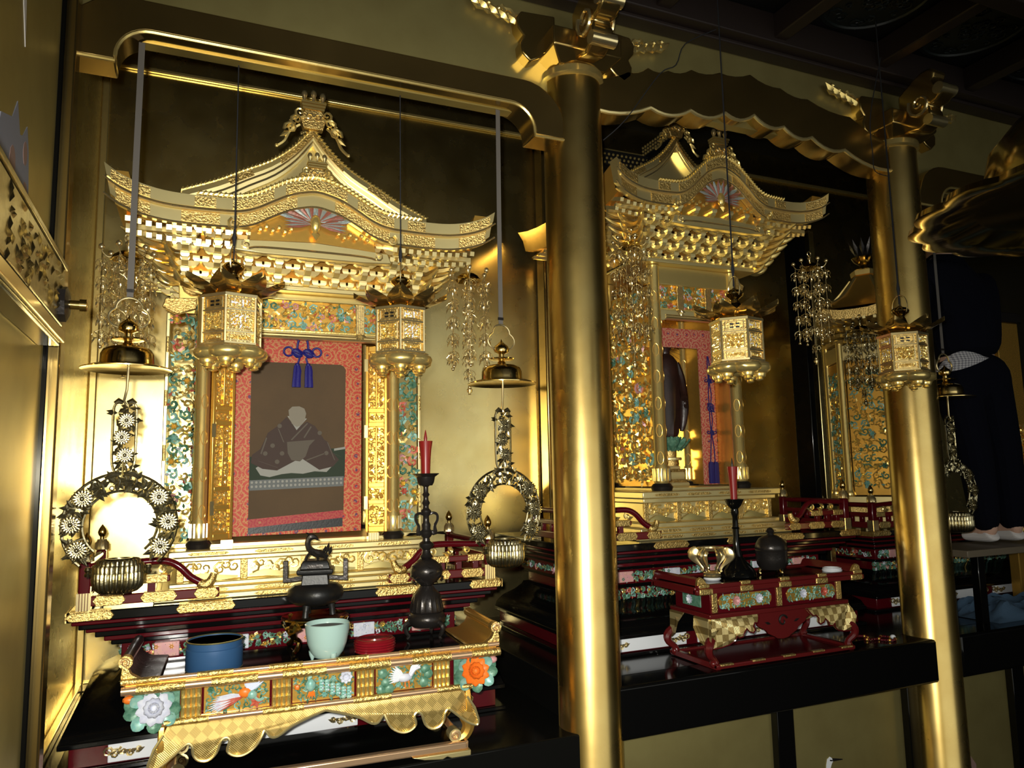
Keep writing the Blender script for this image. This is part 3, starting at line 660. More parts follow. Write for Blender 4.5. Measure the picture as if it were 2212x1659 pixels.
# ================================================================ lacquered altars
def lev(hw, yf, z, xc, yb): return [(xc-hw,yf,z),(xc+hw,yf,z),(xc+hw,yb,z),(xc-hw,yb,z)]
def altar(label, xc, hw, yf, yb, zb, zt, seed, gold_hw, gold_y, gold_z, gold_label=''):
    t = thing('lacquer_altar', label, 'altar', (xc, yf, zb), 'stepped lacquer altars')
    H = zt-zb; Z = lambda k: zb+H*k
    rows = [('plinth','black',.0,.03,.015,.01,.03),('base_board','maroon',.03,.165,-.02,.03,.05),('base_ledge','black',.165,.20,.01,.0,.02)]
    for nm, mt, a, b, dw, dy, _ in rows: M().loft([lev(hw+dw, yf+dy, Z(a), xc, yb), lev(hw+dw, yf+dy, Z(b), xc, yb)]).obj(nm, mt, t, True, .003)
    fl = [(.20,.005,.005),(.26,-.005,.02),(.32,-.045,.055),(.37,-.11,.10),(.42,-.15,.13),(.45,-.16,.14)]
    M().loft([lev(hw+w, yf+y, Z(k), xc, yb) for k, w, y in fl]).obj('flared_foot', 'black', t, True, smooth=60)
    up = [('waist','maroon',.45,.56,-.19,.165),('waist_moulding','black',.56,.60,-.165,.145),('frieze_band','maroon',.60,.74,-.15,.13),('moulding','black',.74,.775,-.12,.105),
          ('moulding','maroon',.775,.81,-.10,.085),('moulding','black',.81,.85,-.075,.065),('moulding','maroon',.85,.875,-.05,.045),('moulding','black',.875,.91,-.03,.03),('moulding','maroon',.91,.935,-.012,.012),('top_slab','black',.935,1,0,0)]
    for nm, mt, a, b, dw, dy in up: M().loft([lev(hw+dw, yf+dy, Z(a), xc, yb), lev(hw+dw, yf+dy, Z(b), xc, yb)]).obj(nm, mt, t, True, .004)
    # carved coloured strips on the frieze and waist
    w2 = hw-.15
    poly_carved(t, (3,3,6,.3,.3,1.0), (xc-w2+.02, yf+.127, Z(.625)), (1,0,0), (0,-1,0), 2*w2-.04, H*.09, .024, seed, r=.005)
    for k in range(5):
        x = xc-w2+.14+(2*w2-.28)*k/4; M().box(x-.04, x+.04, yf+.118, yf+.13, Z(.62), Z(.72)).obj('painted_block', ('pink','lotus_white')[k % 2], t, True, .003)
    poly_carved(t, (2,2,6,.8,.6,.4), (xc-w2+.0, yf+.155, Z(.455)), (1,0,0), (0,-1,0), 2*w2, H*.10, .026, seed+3, r=.005)
    for sx in (-1, 1):
        o = V((xc+sx*(w2+.003), yf+.15 if sx < 0 else yb-.02, Z(.625)))
        poly_carved(t, (3,2,6,.4,.5,1.2), o, (0,1 if sx < 0 else -1,0), (sx,0,0), yb-yf-.17, H*.09, .032, seed+sx, r=.004)
    # white inset of the base board with gilt carvings
    for k in range(3):
        x0 = xc-hw+.10+(2*hw-.2)*k/3+.03; x1 = xc-hw+.10+(2*hw-.2)*(k+1)/3-.03
        M().box(x0, x1, yf+.024, yf+.032, Z(.040), Z(.160)).obj('white_inset', 'white', t, True, .003)
        for a, d in ((x0, 1), (x1, -1)):
            m = M()
            for q in range(5):
                m.spiral((a+d*.022*q, yf+.022, Z(.10)+.004*(-1)**q), (d,0,0), (0,0,1), (0,-1,0), .017-.0016*q, 1.2, .0045, q, 5, 8); m.leaf((a+d*.02*q, yf+.02, Z(.09)), (d,0,.4), (0,-1,0), .03, .014)
            stuff(m.obj('gilt_cloud', 'brass_light', t, True))
    # engraved gilt fittings along the top slab
    def fit(u0, u1, nm):
        a, b = min(u0,u1), max(u0,u1); z0, z1 = Z(.938), Z(.997); m = (z0+z1)/2; e = .012
        M().xz([(xc+a,m),(xc+a+e,z0),(xc+b-e,z0),(xc+b,m),(xc+b-e,z1),(xc+a+e,z1)], yf-.004, yf+.01).obj(nm, 'gold_engraved', t, True, .003)
        M().box(xc+a+e, xc+b-e, yf-.003, yf+.04, Z(1)-.002, Z(1)+.0005).obj('edge_fitting', 'gold_engraved', t, True)
    for s in (-1, 1):
        fit(s*(hw-.135), s*(hw+.004), 'corner_fitting'); fit(s*.24, s*.43, 'edge_fitting')
        x = xc+s*hw; M().box(min(x, x+s*.004), max(x, x+s*.004), yf-.004, yf+.14, Z(.938), Z(.997)).obj('corner_fitting', 'gold_engraved', t, True)
    fit(-.035, .035, 'edge_fitting')
    if gold_hw:
        t = thing('shrine_plinth', gold_label, 'plinth', (xc, gold_y, zt), 'gilded plinths under the shrines')
        g = gold_z-zt
        for nm, a, b, dw, dy in (('base_moulding',0,.12,.07,-.05),('base_moulding',.12,.24,.05,-.035),('base_moulding',.24,.34,.025,-.02),('carved_dado',.34,.76,-.01,.02),('base_cornice',.76,.86,.015,-.01),('base_cornice',.86,1,.03,-.03)):
            M().loft([lev(gold_hw+dw, gold_y+dy, zt+g*a, xc, yb-.05), lev(gold_hw+dw, gold_y+dy, zt+g*b, xc, yb-.05)]).obj(nm, 'gold_plate', t, True, .004)
        n = 4; W = 2*gold_hw-.02
        for k in range(n+1):
            x = xc-gold_hw+.01+W*k/n; M().box(x-.012, x+.012, gold_y+.006, gold_y+.02, zt+g*.34, zt+g*.76).obj('dado_post', 'gold_engraved', t, True, .002)
        rnd = random.Random(seed)
        for k in range(n):
            x0 = xc-gold_hw+.03+W*k/n; m = M(); m2 = M(); y = gold_y+.014; zc = zt+g*.36; hh = g*.38; ww = W/n-.04
            for q in range(6):
                a = q/5; m.tube(smooth_pts([(x0+ww*.0, y, zc+.008), (x0+ww*.3, y-.004, zc+hh*(.1+.25*a)), (x0+ww*.65, y-.004, zc+hh*(.0+.2*a)), (x0+ww, y, zc+.006)]), .004, 4)
            for q in range(7):
                a = q/6; m2.spiral((x0+ww*(.08+.84*a), y-.002, zc+hh*(.62+.2*sin(a*9))), (1,0,0), (0,0,1), (0,-1,0), .024, 1.3, .0045, rnd.uniform(0,6), 5, 9)
            stuff(m.obj('carved_wave', 'gold_panel', t, True)); stuff(m2.obj('carved_cloud', 'gold_carved', t, True))
        for zz, dw, dy in ((.06,.07,-.05),(.18,.05,-.035),(.93,.03,-.03)):
            for k in range(4):
                x = xc-gold_hw+.10+(2*gold_hw-.2)*k/3; M().xz([(x-.07,zt+g*zz),(x-.055,zt+g*zz-.006),(x+.055,zt+g*zz-.006),(x+.07,zt+g*zz),(x+.055,zt+g*zz+.006),(x-.055,zt+g*zz+.006)], gold_y+dy-.003, gold_y+dy+.004).obj('engraved_fitting', 'gold_engraved', t, True)
    return t
def railing(label, x0, xe, y, yb, z, s):
    """corner at (x0,y); the front rail runs to xe, the side rail back to yb; s = direction of the front rail"""
    t = thing('altar_railing', label, 'railing', (x0, y, z), 'maroon altar railings')
    def post(px, py, h=.15):
        p = M().loft([[(px-.017,py-.017,z),(px+.017,py-.017,z),(px+.017,py+.017,z),(px-.017,py+.017,z)],[(px-.017,py-.017,z+h),(px+.017,py-.017,z+h),(px+.017,py+.017,z+h),(px-.017,py+.017,z+h)]]).obj('post', 'maroon', t, True, .005)
        q = M()
        for k in range(5):
            u = -.016+.008*k
            for a in (0, 1):
                for sg in (-1, 1):
                    c = (px+u, py+sg*.018) if a else (px+sg*.018, py+u); q.tube([(c[0],c[1],z), (c[0],c[1],z+.055)], .0042, 4)
        stuff(q.obj('ribbed_sleeve', 'brass_light', t, True))
        M().lathe([(.013,h),(.022,h+.004),(.021,h+.028),(.016,h+.034),(.014,h+.042)], 32, (px,py,z), .12, 12).obj('post_cap', 'brass_light', t, True)
        M().lathe([(.008,h+.042),(.007,h+.050),(.013,h+.058),(.0155,h+.068),(.012,h+.080),(.006,h+.090),(.001,h+.097)], 16, (px,py,z)).obj('finial', 'brass', t, True)
    post(x0, y); post(x0, yb)
    L = (xe-x0)*s
    def run(a, b, zz, w, h, nm, mt): M().beam(a+(zz,), b+(zz,), w, h).obj(nm, mt, t, True, .004)
    run((x0+s*.015,y),(xe,y),z+.028,.032,.032,'bottom_rail','maroon_warm'); run((x0,y+.015),(x0,yb-.015),z+.028,.032,.032,'bottom_rail','maroon_warm')
    run((x0+s*.015,y),(x0+s*L*.62,y),z+.085,.02,.022,'middle_rail','maroon_warm'); run((x0,y+.015),(x0,yb-.015),z+.085,.02,.022,'middle_rail','maroon_warm')
    pts = smooth_pts([(x0+s*.01,y,z+.135),(x0+s*L*.30,y,z+.140),(x0+s*L*.56,y,z+.142),(x0+s*L*.68,y-.004,z+.122),(x0+s*L*.77,y-.006,z+.085),(x0+s*L*.86,y-.008,z+.062)], 4)
    M().tube(pts, .0125, 10).obj('top_rail', 'maroon', t, True)
    pts = smooth_pts([(x0+s*L*.84,y-.008,z+.064),(x0+s*L*.885,y-.008,z+.055),(x0+s*L*.93,y-.008,z+.066),(x0+s*L*.955,y-.008,z+.092)], 4)
    M().tube(pts, [.0135+.001*min(i,4)-.0012*max(0,i-6) for i in range(len(pts))], 10).obj('rail_tip', 'gold_engraved', t, True)
    M().tube([(x0,y+.01,z+.138),(x0,yb-.01,z+.138)], .0125, 10).obj('top_rail', 'maroon', t, True)
    for k in range(3):                              # gilt sleeves
        a = (.06,.40,.80)[k]; b = (.30,.68,1.0)[k]
        xx0, xx1 = sorted((x0+s*L*a, x0+s*L*b)); e = .012; zc = z+.028
        M().xz([(xx0,zc),(xx0+e,zc-.017),(xx1-e,zc-.017),(xx1,zc),(xx1-e,zc+.017),(xx0+e,zc+.017)], y-.020, y+.018).obj('rail_sleeve', 'gold_engraved', t, True, .002)
    for k in range(2):
        xx0, xx1 = sorted((x0+s*L*(.05+.36*k), x0+s*L*(.22+.38*k))); M().box(xx0, xx1, y-.012, y+.012, z+.072, z+.098).obj('rail_sleeve', 'gold_engraved', t, True, .002)
    for k in range(3):
        xx = x0+s*L*(.14+.17*k); M().box(xx-.012, xx+.012, y-.009, y+.009, z+.044, z+.075).obj('rail_block', 'maroon', t, True, .002)
        m = M(); m.spiral((xx+s*.035, y-.002, z+.115), (s,0,0), (0,0,1), (0,-1,0), .014, 1.4, .005, k, 5, 10); m.leaf((xx+s*.03,y-.004,z+.10),(s,0,.3),(0,-1,0),.04,.02)
        stuff(m.obj('gilt_cloud', 'gold', t, True))
    for k in range(4):
        yy = y+(yb-y)*(.2+.2*k); M().box(x0-.009, x0+.009, yy-.012, yy+.012, z+.044, z+.075).obj('rail_block', 'maroon', t, True, .002)
    return t
altar('stepped black and maroon lacquer altar under the portrait shrine', .405, .744, 2.79, 3.7, FL, 1.14, 31, .43, 2.89, 1.306, 'moulded gilded plinth with carved waves under the portrait shrine')
altar('stepped black and maroon lacquer altar under the standing statue shrine', 2.29, .79, 2.78, 3.72, FM, 1.24, 41, .37, 2.92, 1.455, 'moulded gilded plinth with carved waves under the statue shrine')
altar('stepped lacquer altar under the six-sided shrine, half hidden by the far pillar', 4.12, .72, 2.98, 3.85, FM, 1.20, 51, 0, 0, 0)
railing('maroon railing with gilt sleeves at the left front of the portrait altar', -.295, .11, 2.815, 3.30, 1.1412, 1)
railing('maroon railing with gilt sleeves at the right front of the portrait altar', 1.105, .70, 2.815, 3.30, 1.1412, -1)
railing('maroon railing behind the near pillar on the statue altar', 1.54, 1.93, 2.83, 3.30, 1.2412, 1)
railing('maroon railing with gilt sleeves at the right end of the statue altar', 3.04, 2.66, 2.83, 3.25, 1.2412, -1)
railing('maroon railing on the altar of the six-sided shrine', 3.46, 3.85, 3.03, 3.38, 1.2012, 1)

# ================================================================ the shrines
z1 = zushi(dict(label='large gilded shrine with wavy gable holding the seated monk portrait', xc=.398, ye=2.64, hw=.672, zf=2.508, kr=.107, kw=.30, th=.10, yc=2.95, co=.356, cr=.026, z0=1.306,
    zb=2.278, by=2.93, bst=.05, bt=4, hb=.43, nb=9, yb=3.7, nr=11, ga=.30, gw=.445, gy=2.76, zg=2.56, zr=2.64, cy=2.652, cz=2.612, cs=.75,
    zs=(2.278,2.235,2.122,2.075), fw=(5,3,1.5,1.2,1.6,.3), sw=(4,2,2,.7,.5,.3), fp=(-.22,.22), dp=.5, seed=11))
z2 = zushi(dict(label='gilded shrine with steep wavy gable holding the dark standing statue', xc=2.305, ye=2.72, hw=.62, zf=2.865, kr=.165, kw=.29, th=.105, yc=3.0, co=.235, cr=.031, z0=1.455,
    zb=2.57, by=2.98, bst=.045, bt=5, hb=.34, nb=8, yb=3.76, nr=9, ga=.30, gw=.42, gy=3.08, zg=2.99, zr=3.2, cy=2.74, cz=3.035, cs=1.0,
    zs=(2.57,2.46,2.345,2.28), fw=(5,2.5,1.5,1.2,1.6,.6), sw=(12,1.2,.8,.15,.3,.1), fp=(-.085,.085), dp=.42, seed=21))
# folding doors of the portrait shrine
def shrine_door(par, x0, x1, y0, y1, z0, z1, seed):
    fr = M(); st = .012
    U = V((x1-x0, y1-y0, 0)); W = U.length; U = U.normalized(); N = V((U.y, -U.x, 0)); mx = Matrix((( U.x, N.x*-1, 0, x0), (U.y, N.y*-1, 0, y0), (0,0,1,0), (0,0,0,1)))
    rails = [0,.035,.155,.18,.225,.25,.565,.585,.645,.665,.965,1.0]; H = z1-z0
    m = M(); m.box(0, st, 0, .018, z0, z1); m.box(W-st, W, 0, .018, z0, z1)
    for a, b in ((0,.03),(.145,.17),(.235,.26),(.56,.585),(.635,.66),(.97,1)): m.box(st, W-st, .002, .016, z0+H*a, z0+H*b)
    for a, b in ((.26,.56),(.66,.97)): m.box(W/2-.004, W/2+.004, .0, .016, z0+H*a, z0+H*b)
    m.box(st, W-st, .010, .016, z0, z1)
    o = m.xf(mx).obj('door', 'gold_deep', par, True, .002)
    for k, (a, b) in enumerate(((.03,.145),(.17,.235),(.26,.56),(.585,.635),(.66,.97))):
        q = M(); carve([q], (st, .010, z0+H*a+.004), (1,0,0), (0,-1,0), W-2*st, H*(b-a)-.008, .024, seed+k, r=.004, petals=1)
        q.xf(mx); l = par.location; q.v = [(p[0]-l[0],p[1]-l[1],p[2]-l[2]) for p in q.v]
        stuff(put('carved_foliage', q.mesh('carved_foliage'), 'gold', o))
    for zz in (.12,.5,.86):
        h = M().box(-.004, .010, -.004, .0, z0+H*zz, z0+H*zz+.05); h.xf(mx); l = par.location; h.v = [(p[0]-l[0],p[1]-l[1],p[2]-l[2]) for p in h.v]; put('hinge', h.mesh('hinge'), 'brass_light', o)
shrine_door(z1, .078, .155, 2.905, 2.945, 1.335, 2.07, 61)
shrine_door(z1, .642, .722, 2.945, 2.915, 1.335, 2.07, 71)
for x in (.135, .665): 
    q = M(); q.box(x-.02, x+.02, 2.90, 2.93, 1.306, 1.335)
    for k in range(5): q.tube([(x-.018+.009*k, 2.899, 1.308), (x-.018+.009*k, 2.899, 1.333)], .004, 4)
    stuff(q.obj('ribbed_door_foot', 'brass_light', z1, True))
# pierced coloured wing screens beside the portrait shrine
for sx, xa, xb in ((-1, -.075, .012), (1, .785, .87)):
    y = 3.0
    M().box((xa-.014 if sx < 0 else xb), (xa if sx < 0 else xb+.014), y-.01, y+.014, 1.31, 2.17).obj('wing_stile', 'gold_plate', z1, True, .003)
    M().box(xa-.01, xb+.01, y-.01, y+.012, 1.306, 1.325).obj('wing_rail', 'gold_plate', z1, True, .003)
    M().xz([(xa-.03,2.19),(xa+.02,2.165),(xb,2.19),(xb,2.23),(xa-.02,2.225)], y-.012, y+.012).obj('wing_rail', 'gold_engraved', z1, True, .003)
    poly_carved(z1, (4,3,3,1,.6,.3), (xa, y, 1.33), (1,0,0), (0,-1,0), xb-xa, .83, .044, 80+sx, r=.0075)
    for zz in (1.45, 1.65, 1.85, 2.05): 
        xx = xa-.007 if sx < 0 else xb+.007; M().box(xx-.004, xx+.004, y-.014, y-.009, zz-.03, zz+.03).obj('stile_fitting', 'gold_engraved', z1, True, .002)

# ---- hanging scroll with the seated monk
sx0, sx1, sz0, sz1, sy = .139, .648, 1.335, 2.112, 3.05
hs = thing('hanging_scroll', 'hanging scroll of a seated monk mounted on red and gold brocade', 'scroll', (.39, sy, sz0))
M().box(sx0, sx1, sy, sy+.006, sz0, sz1).obj('brocade_mount', 'brocade', hs, True)
px = lambda x, y: (.216+(x-543)*.001797, 2.005-(y-785)*.00179)
def paint(pts, mt, nm, d): 
    M().xz([px(*p) for p in pts], sy-.0012-.0006*d, sy+.0).obj(nm, mt, hs, True, smooth=0)
paint([(543,796),(546,788),(553,784),(735,784),(743,788),(747,796),(744,1118),(543,1130)], 'portrait', 'painting', 0)
paint([(543,1125),(744,1112),(742,1129),(543,1143)], 'red_band', 'red_band', 1)
paint([(543,1143),(742,1129),(742,1148),(543,1156)], 'bronze_dark', 'lower_band', 1)
paint([(543,992),(747,972),(746,1040),(544,1042)], 'green_mat', 'painted_floor', 1)
paint([(544,1042),(744,1037),(743,1059),(544,1064)], 'border_grey', 'mat_border', 2)
g = M()
for i in range(22):
    for j in range(2):
        x, z = px(549+9*i, 1047+9*j-.2*i); g.ball((x, sy-.0022, z), (.006,.0008,.006), 6, 3)
stuff(g.obj('border_pattern', 'pale_cloth', hs, True))
paint([(722,975),(747,971),(747,976),(722,980)], 'pale_cloth', 'mat_border', 2)
paint([(556,1016),(566,1032),(585,1036),(610,1030),(630,1028),(655,1030),(680,1025),(706,1027),(722,1010),(700,1000),(640,985),(580,1000)], 'pale_cloth', 'painted_hem', 2)
paint([(618,905),(600,925),(580,940),(565,975),(548,988),(546,1005),(570,1018),(600,1022),(635,1003),(650,995),(690,1022),(720,1015),(733,1000),(720,985),(708,960),(700,955),(680,925),(662,915),(640,930)], 'robe', 'painted_robe', 3)
paint([(620,903),(627,903),(641,925),(640,934)], 'pale_cloth', 'painted_collar', 5); paint([(662,908),(655,908),(641,925),(640,934)], 'pale_cloth', 'painted_collar', 5)
paint([(622,890),(630,882),(645,881),(656,886),(660,897),(657,912),(648,924),(640,927),(630,920),(624,907)], 'pale_skin', 'painted_head', 6)
paint([(620,960),(680,955),(668,968),(660,992),(648,1003),(630,1000),(622,985)], 'robe_line', 'painted_sash', 4)
for k, pts in enumerate(([(662,918),(628,955)],[(670,925),(655,950)],[(576,950),(565,985)],[(706,960),(722,1000)],[(600,930),(612,960)],[(700,985),(660,1000)],[(560,1000),(600,1015)],[(720,985),(735,992)])):
    (a, b), (c, d) = pts; paint([(a,b),(a+2.5,b+1.5),(c+2.5,d+1.5),(c,d)], 'robe_line', 'painted_fold', 4)
for x, y in ((590,968),(604,925),(610,985),(575,985),(600,1003),(690,940),(705,985)): paint([(x+5*cos(a*pi/4), y+5*sin(a*pi/4)) for a in range(8)], 'robe_line', 'painted_crest', 4)
# blue silk cord with two tassels over the portrait
def knot_cord(name, label, x, y, ztop, s, mt, dbl=False):
    t = thing(name, label, 'tassel cord', (x, y, ztop)); r = .0042*s
    return t, r
t, r = knot_cord('tassel_cord', 'bright blue silk cord with knot and twin tassels above the portrait', .408, 3.035, 2.112, 1, 'blue_silk')
M().tube(smooth_pts([(-.022,0,-.055),(-.018,-.004,-.02),(-.006,-.006,-.002),(.006,-.006,-.002),(.018,-.004,-.02),(.022,0,-.055)]), .0045, 6).obj('loop', 'blue_silk', t)
for s in (-1, 1):
    M().tube([(s*(.055+.018*cos(a)), -.004, -.062+.018*sin(a)) for a in [2*pi*i/12 for i in range(12)]], .0042, 6, True).obj('side_loop', 'blue_silk', t)
    m = M()
    for k in range(3):
        for a0 in (0, 1): m.tube([(s*.022+(.012+.004*k)*cos(a+a0), -.006-.004*sin(2*a), -.068+(.016-.003*k)*sin(a)) for a in [2*pi*i/10 for i in range(10)]], .0042, 5, True)
    stuff(m.obj('knot', 'blue_silk', t))
    M().tube([(s*.012,-.006,-.085),(s*.020,-.007,-.115)], .004, 6).obj('cord', 'blue_silk', t)
    M().lathe([(.006,0),(.009,-.004),(.007,-.012)], 10, (s*.021,-.008,-.108)).obj('tassel_head', 'blue_silk', t)
    w = M()
    w.loft([[(s*.022+sw+a*hw_, -.008+b*.006, z) for a, b in ((-1,-1),(-.5,-1.6),(0,-1),(.5,-1.6),(1,-1),(1,1),(-1,1))] for z, hw_, sw in ((-.118,.011,0),(-.14,.015,.001),(-.165,.015,.001*s),(-.19,.016,.002*s),(-.205,.0165,.002*s))])
    w.obj('tassel', 'blue_silk', t, smooth=20)
# ---- statue shrine interior
m = M()
fx = 2.305
bf = thing('brocade_curtain', 'rose brocade frame hung inside the statue shrine', 'curtain', (fx, 3.15, 1.47))
for nm, x0, x1, z0, z1_ in (('left_panel', fx-.225, fx-.14, 1.475, 2.28), ('right_panel', fx+.13, fx+.225, 1.475, 2.28), ('top_panel', fx-.14, fx+.13, 2.18, 2.28)):
    M().box(x0, x1, 3.15, 3.156, z0, z1_).obj(nm, 'brocade_rose', bf, True)
for x, lab in ((fx-.18, 'dark blue knotted cord with tassels hanging left of the dark statue'), (fx+.178, 'dark blue knotted cord with tassels hanging right of the dark statue')):
    t = thing('tassel_cord', lab, 'tassel cord', (x, 3.135, 2.14), 'dark blue cords beside the statue')
    zz = [0,-.13,-.27,-.40,-.55]
    for s in (-1, 1):
        M().tube(smooth_pts([(s*.002,0,0),(s*.007,-.003,-.06),(s*.002,0,-.13),(s*.009,-.003,-.2),(s*.004,0,-.27),(s*.008,-.003,-.33),(s*.002,0,-.40),(s*.010,-.003,-.48),(s*.014,0,-.55)]), .003, 5).obj('cord', 'navy_silk', t)
        M().loft([[(s*.015+a*h, -.004+b*.006, z) for a, b in ((-1,-1),(0,-1.5),(1,-1),(1,1),(-1,1))] for z, h in ((-.55,.008),(-.565,.013),(-.66,.014))]).obj('tassel', 'navy_silk', t)
    for z, R in ((-.13,.011),(-.27,.021),(-.40,.011)):
        m = M()
        for k in range(4): m.tube([(R*cos(a+k)*(.6+.4*(k % 2)), -.006-.003*sin(3*a), z+R*1.1*sin(a)) for a in [2*pi*i/9 for i in range(9)]], .0028, 4, True)
        if R < .02:
            for s in (-1, 1): m.tube([(s*(.02+.010*cos(a)), -.004, z+.006*sin(a)) for a in [2*pi*i/8 for i in range(8)]], .0026, 4, True)
        stuff(m.obj('knot', 'navy_silk', t))
# dark wooden standing figure on a lotus
st = thing('statue', 'dark wooden standing robed statue with ray halo inside the middle shrine', 'statue', (2.315, 3.28, 1.725))
def body_ring(z, a, b, ox=0, oy=0, n=16, fold=0): return [(ox+a*cos(2*pi*i/n)*(1+fold*cos(i*pi)), oy+b*sin(2*pi*i/n)*(1+fold*cos(i*pi)), z) for i in range(n)]
bd = M().loft([body_ring(0,.050,.045,fold=.05),body_ring(.02,.060,.050,fold=.06),body_ring(.10,.064,.052,.002,fold=.06),body_ring(.20,.078,.055,.0,fold=.04),body_ring(.28,.082,.056,fold=.03),body_ring(.35,.080,.052),body_ring(.40,.074,.048),body_ring(.425,.052,.04),body_ring(.44,.026,.026,0,-.004),body_ring(.455,.026,.026,0,-.006),body_ring(.468,.033,.034,0,-.008),body_ring(.49,.038,.040,0,-.01),body_ring(.515,.037,.040,0,-.008),body_ring(.535,.028,.030,0,-.006),body_ring(.545,.018,.018,0,-.004),body_ring(.56,.014,.014,0,-.004),body_ring(.57,.004,.004,0,-.004)])
bd.obj('body', 'dark_wood', st)
for s in (-1, 1):
    m = M().tube(smooth_pts([(s*.07,0,.395),(s*.092,-.01,.32),(s*.090,-.03,.24 if s > 0 else .29),(s*.075,-.055,.20 if s > 0 else .33)]), .020, 8); m.obj('arm', 'dark_wood', st)
    M().tube(smooth_pts([(s*.088,-.01,.30),(s*.096,-.015,.20),(s*.090,-.015,.10),(s*.080,-.01,.03)]), [.020,.022,.024,.026,.028,.027,.024,.020,.015,.008][:10], 8, flat=.5).obj('sleeve', 'dark_wood', st)
    h = (s*.073,-.065,.175 if s > 0 else .352); m = M().ball(h, (.012,.008,.016), 8, 5)
    for k in range(5): m.tube([(h[0]-.010+.005*k, h[1]-.002, h[2]+(.012 if s < 0 else -.012)), (h[0]-.011+.0055*k, h[1]-.006, h[2]+(.032 if s < 0 else -.032)*(.7+.1*min(k,4-k)))], .003, 5)
    m.obj('hand', 'dark_wood', st)
    M().ball((s*.038,-.004,.49), (.006,.008,.018), 6, 5).obj('ear', 'dark_wood', st)
m = M()
for s in (-1, 1): m.ball((s*.014,-.046,.498), (.009,.004,.004), 6, 4)
stuff(m.obj('eyes', 'bronze', st)); M().loft([[(-.002,-.047,.503),(.002,-.047,.503),(.0,-.044,.505)],[(-.007,-.049,.483),(.007,-.049,.483),(0,-.058,.486)]]).obj('nose', 'dark_wood', st)
M().ball((0,-.046,.474), (.011,.004,.003), 8, 4).obj('mouth', 'dark_wood', st)
rh = M().lathe([(.062,-.003),(.068,0),(.062,.003)], 24, (0,.045,.50), axis=(0,1,0)); rh.obj('halo_ring', 'brass_light', st)
for k in range(36):
    a = 2*pi*k/36; M().tube([(.062*cos(a),.045,.50+.062*sin(a)),(.15*cos(a),.045,.50+.15*sin(a))], .0012, 4).obj('halo_ray', 'brass_light', st)
M().tube([(0,.045,.43),(0,.05,.1)], .004, 6).obj('halo_stem', 'gold', st)
lp = thing('lotus_pedestal', 'tiered gilded pedestal with dark green lotus under the statue', 'pedestal', (2.315, 3.28, 1.467))
m = M().lathe([(.05,.235),(.06,.255)], 20); m.obj('lotus_seat', 'green', lp)
for lay in range(3):
    for k in range(10):
        a = 2*pi*(k+.5*lay)/10; R = .035+.012*lay; m = M().petal((R*cos(a),R*sin(a),.185), (cos(a)*.55,sin(a)*.55,.9-.22*lay), (-cos(a),-sin(a),.6), .078, .046, .006, .15); m.obj('lotus_petal', 'green', lp)
for k, (r, z0, z1_) in enumerate(((.105,0,.022),(.092,.022,.038),(.082,.038,.075),(.088,.075,.09),(.06,.09,.105),(.05,.105,.135),(.065,.135,.15),(.04,.15,.19))):
    M().lathe([(r,z0),(r*1.04,(z0+z1_)/2),(r,z1_)], 6 if k < 5 else 16).obj('tier', 'gold_plate' if k % 2 == 0 else 'gold_engraved', lp)
# ================================================================ gold offering table
T1 = thing('offering_table', 'gilded offering table with painted bird panels and cloud-shaped apron', 'table', (.42, 2.60, FL), None, radians(-3))
M().box(-.53, .53, -.15, .16, .318, .332).obj('table_top', 'black', T1, bev=.003)
for nm, y, z, r in (('edge_rail', -.160, .342, .008), ('edge_rail', -.163, .318, .0125)):
    M().tube([(-.568,y,z),(.568,y,z)], r, 12).obj(nm, 'gold_pink', T1)
    for k in range(6):
        x0 = -.57+.2*k+(.04 if z < .33 else 0); x1 = x0+(.13 if z < .33 else .10)
        M().tube([(max(-.571,x0),y,z),(min(.571,x1),y,z)], r+.0014, 12).obj('engraved_sleeve', 'gold_engraved', T1)
M().box(-.56, .56, -.160, -.14, .312, .346).obj('edge_board', 'gold_deep', T1, bev=.002)
for s in (-1, 1):
    M().tube([(s*.555,-.15,.318),(s*.555,.17,.318)], .0125, 10).obj('edge_rail', 'gold_deep', T1)
    pf = [(.47,.342),(.52,.346),(.545,.362),(.556,.385),(.568,.388),(.572,.36),(.572,.338),(.47,.333)]
    M().xz([(s*a, b) for a, b in pf], -.135, .165).obj('end_ledge', 'bronze' if s < 0 else 'gold_deep', T1, bev=.002)
    M().xz([(s*a, b) for a, b in pf], -.160, -.134).obj('ledge_cap', 'gold_engraved', T1, bev=.002)
    M().tube([(s*.560,-.135,.396),(s*.560,.165,.396)], .016, 14).obj('ledge_roll', 'bronze' if s < 0 else 'gold_deep', T1)
    M().tube([(s*.560,-.162,.396),(s*.560,-.134,.396)], .0185, 16).obj('roll_cap', 'gold_engraved', T1)
    M().spiral((s*.560,-.163,.396), (s,0,0), (0,0,1), (0,-1,0), .014, 2, .0022, 0, 4, 18).obj('roll_scroll', 'gold_pink', T1)
M().box(-.43, .43, -.130, .14, .215, .312).obj('frieze_box', 'maroon', T1)
def bamboo(par, x, y, z0, z1):
    for k in range(4):
        xx = x-.021+.014*k; m = M(); n = 3; pr = []
        for q in range(n):
            a, b = z0+(z1-z0)*q/n, z0+(z1-z0)*(q+1)/n; pr += [(.0075,a),(.0062,a+.004),(.0062,b-.003),(.0075,b-.001)]
        m.lathe(pr, 8, (xx,y,0)).obj('bamboo_strip', 'gold_carved', par)
    M().box(x-.028, x+.028, y+.002, y+.02, z0, z1).obj('post_board', 'gold_deep', par)
for x in (-.385, -.130, .125, .375): bamboo(T1, x, -.142, .222, .305)
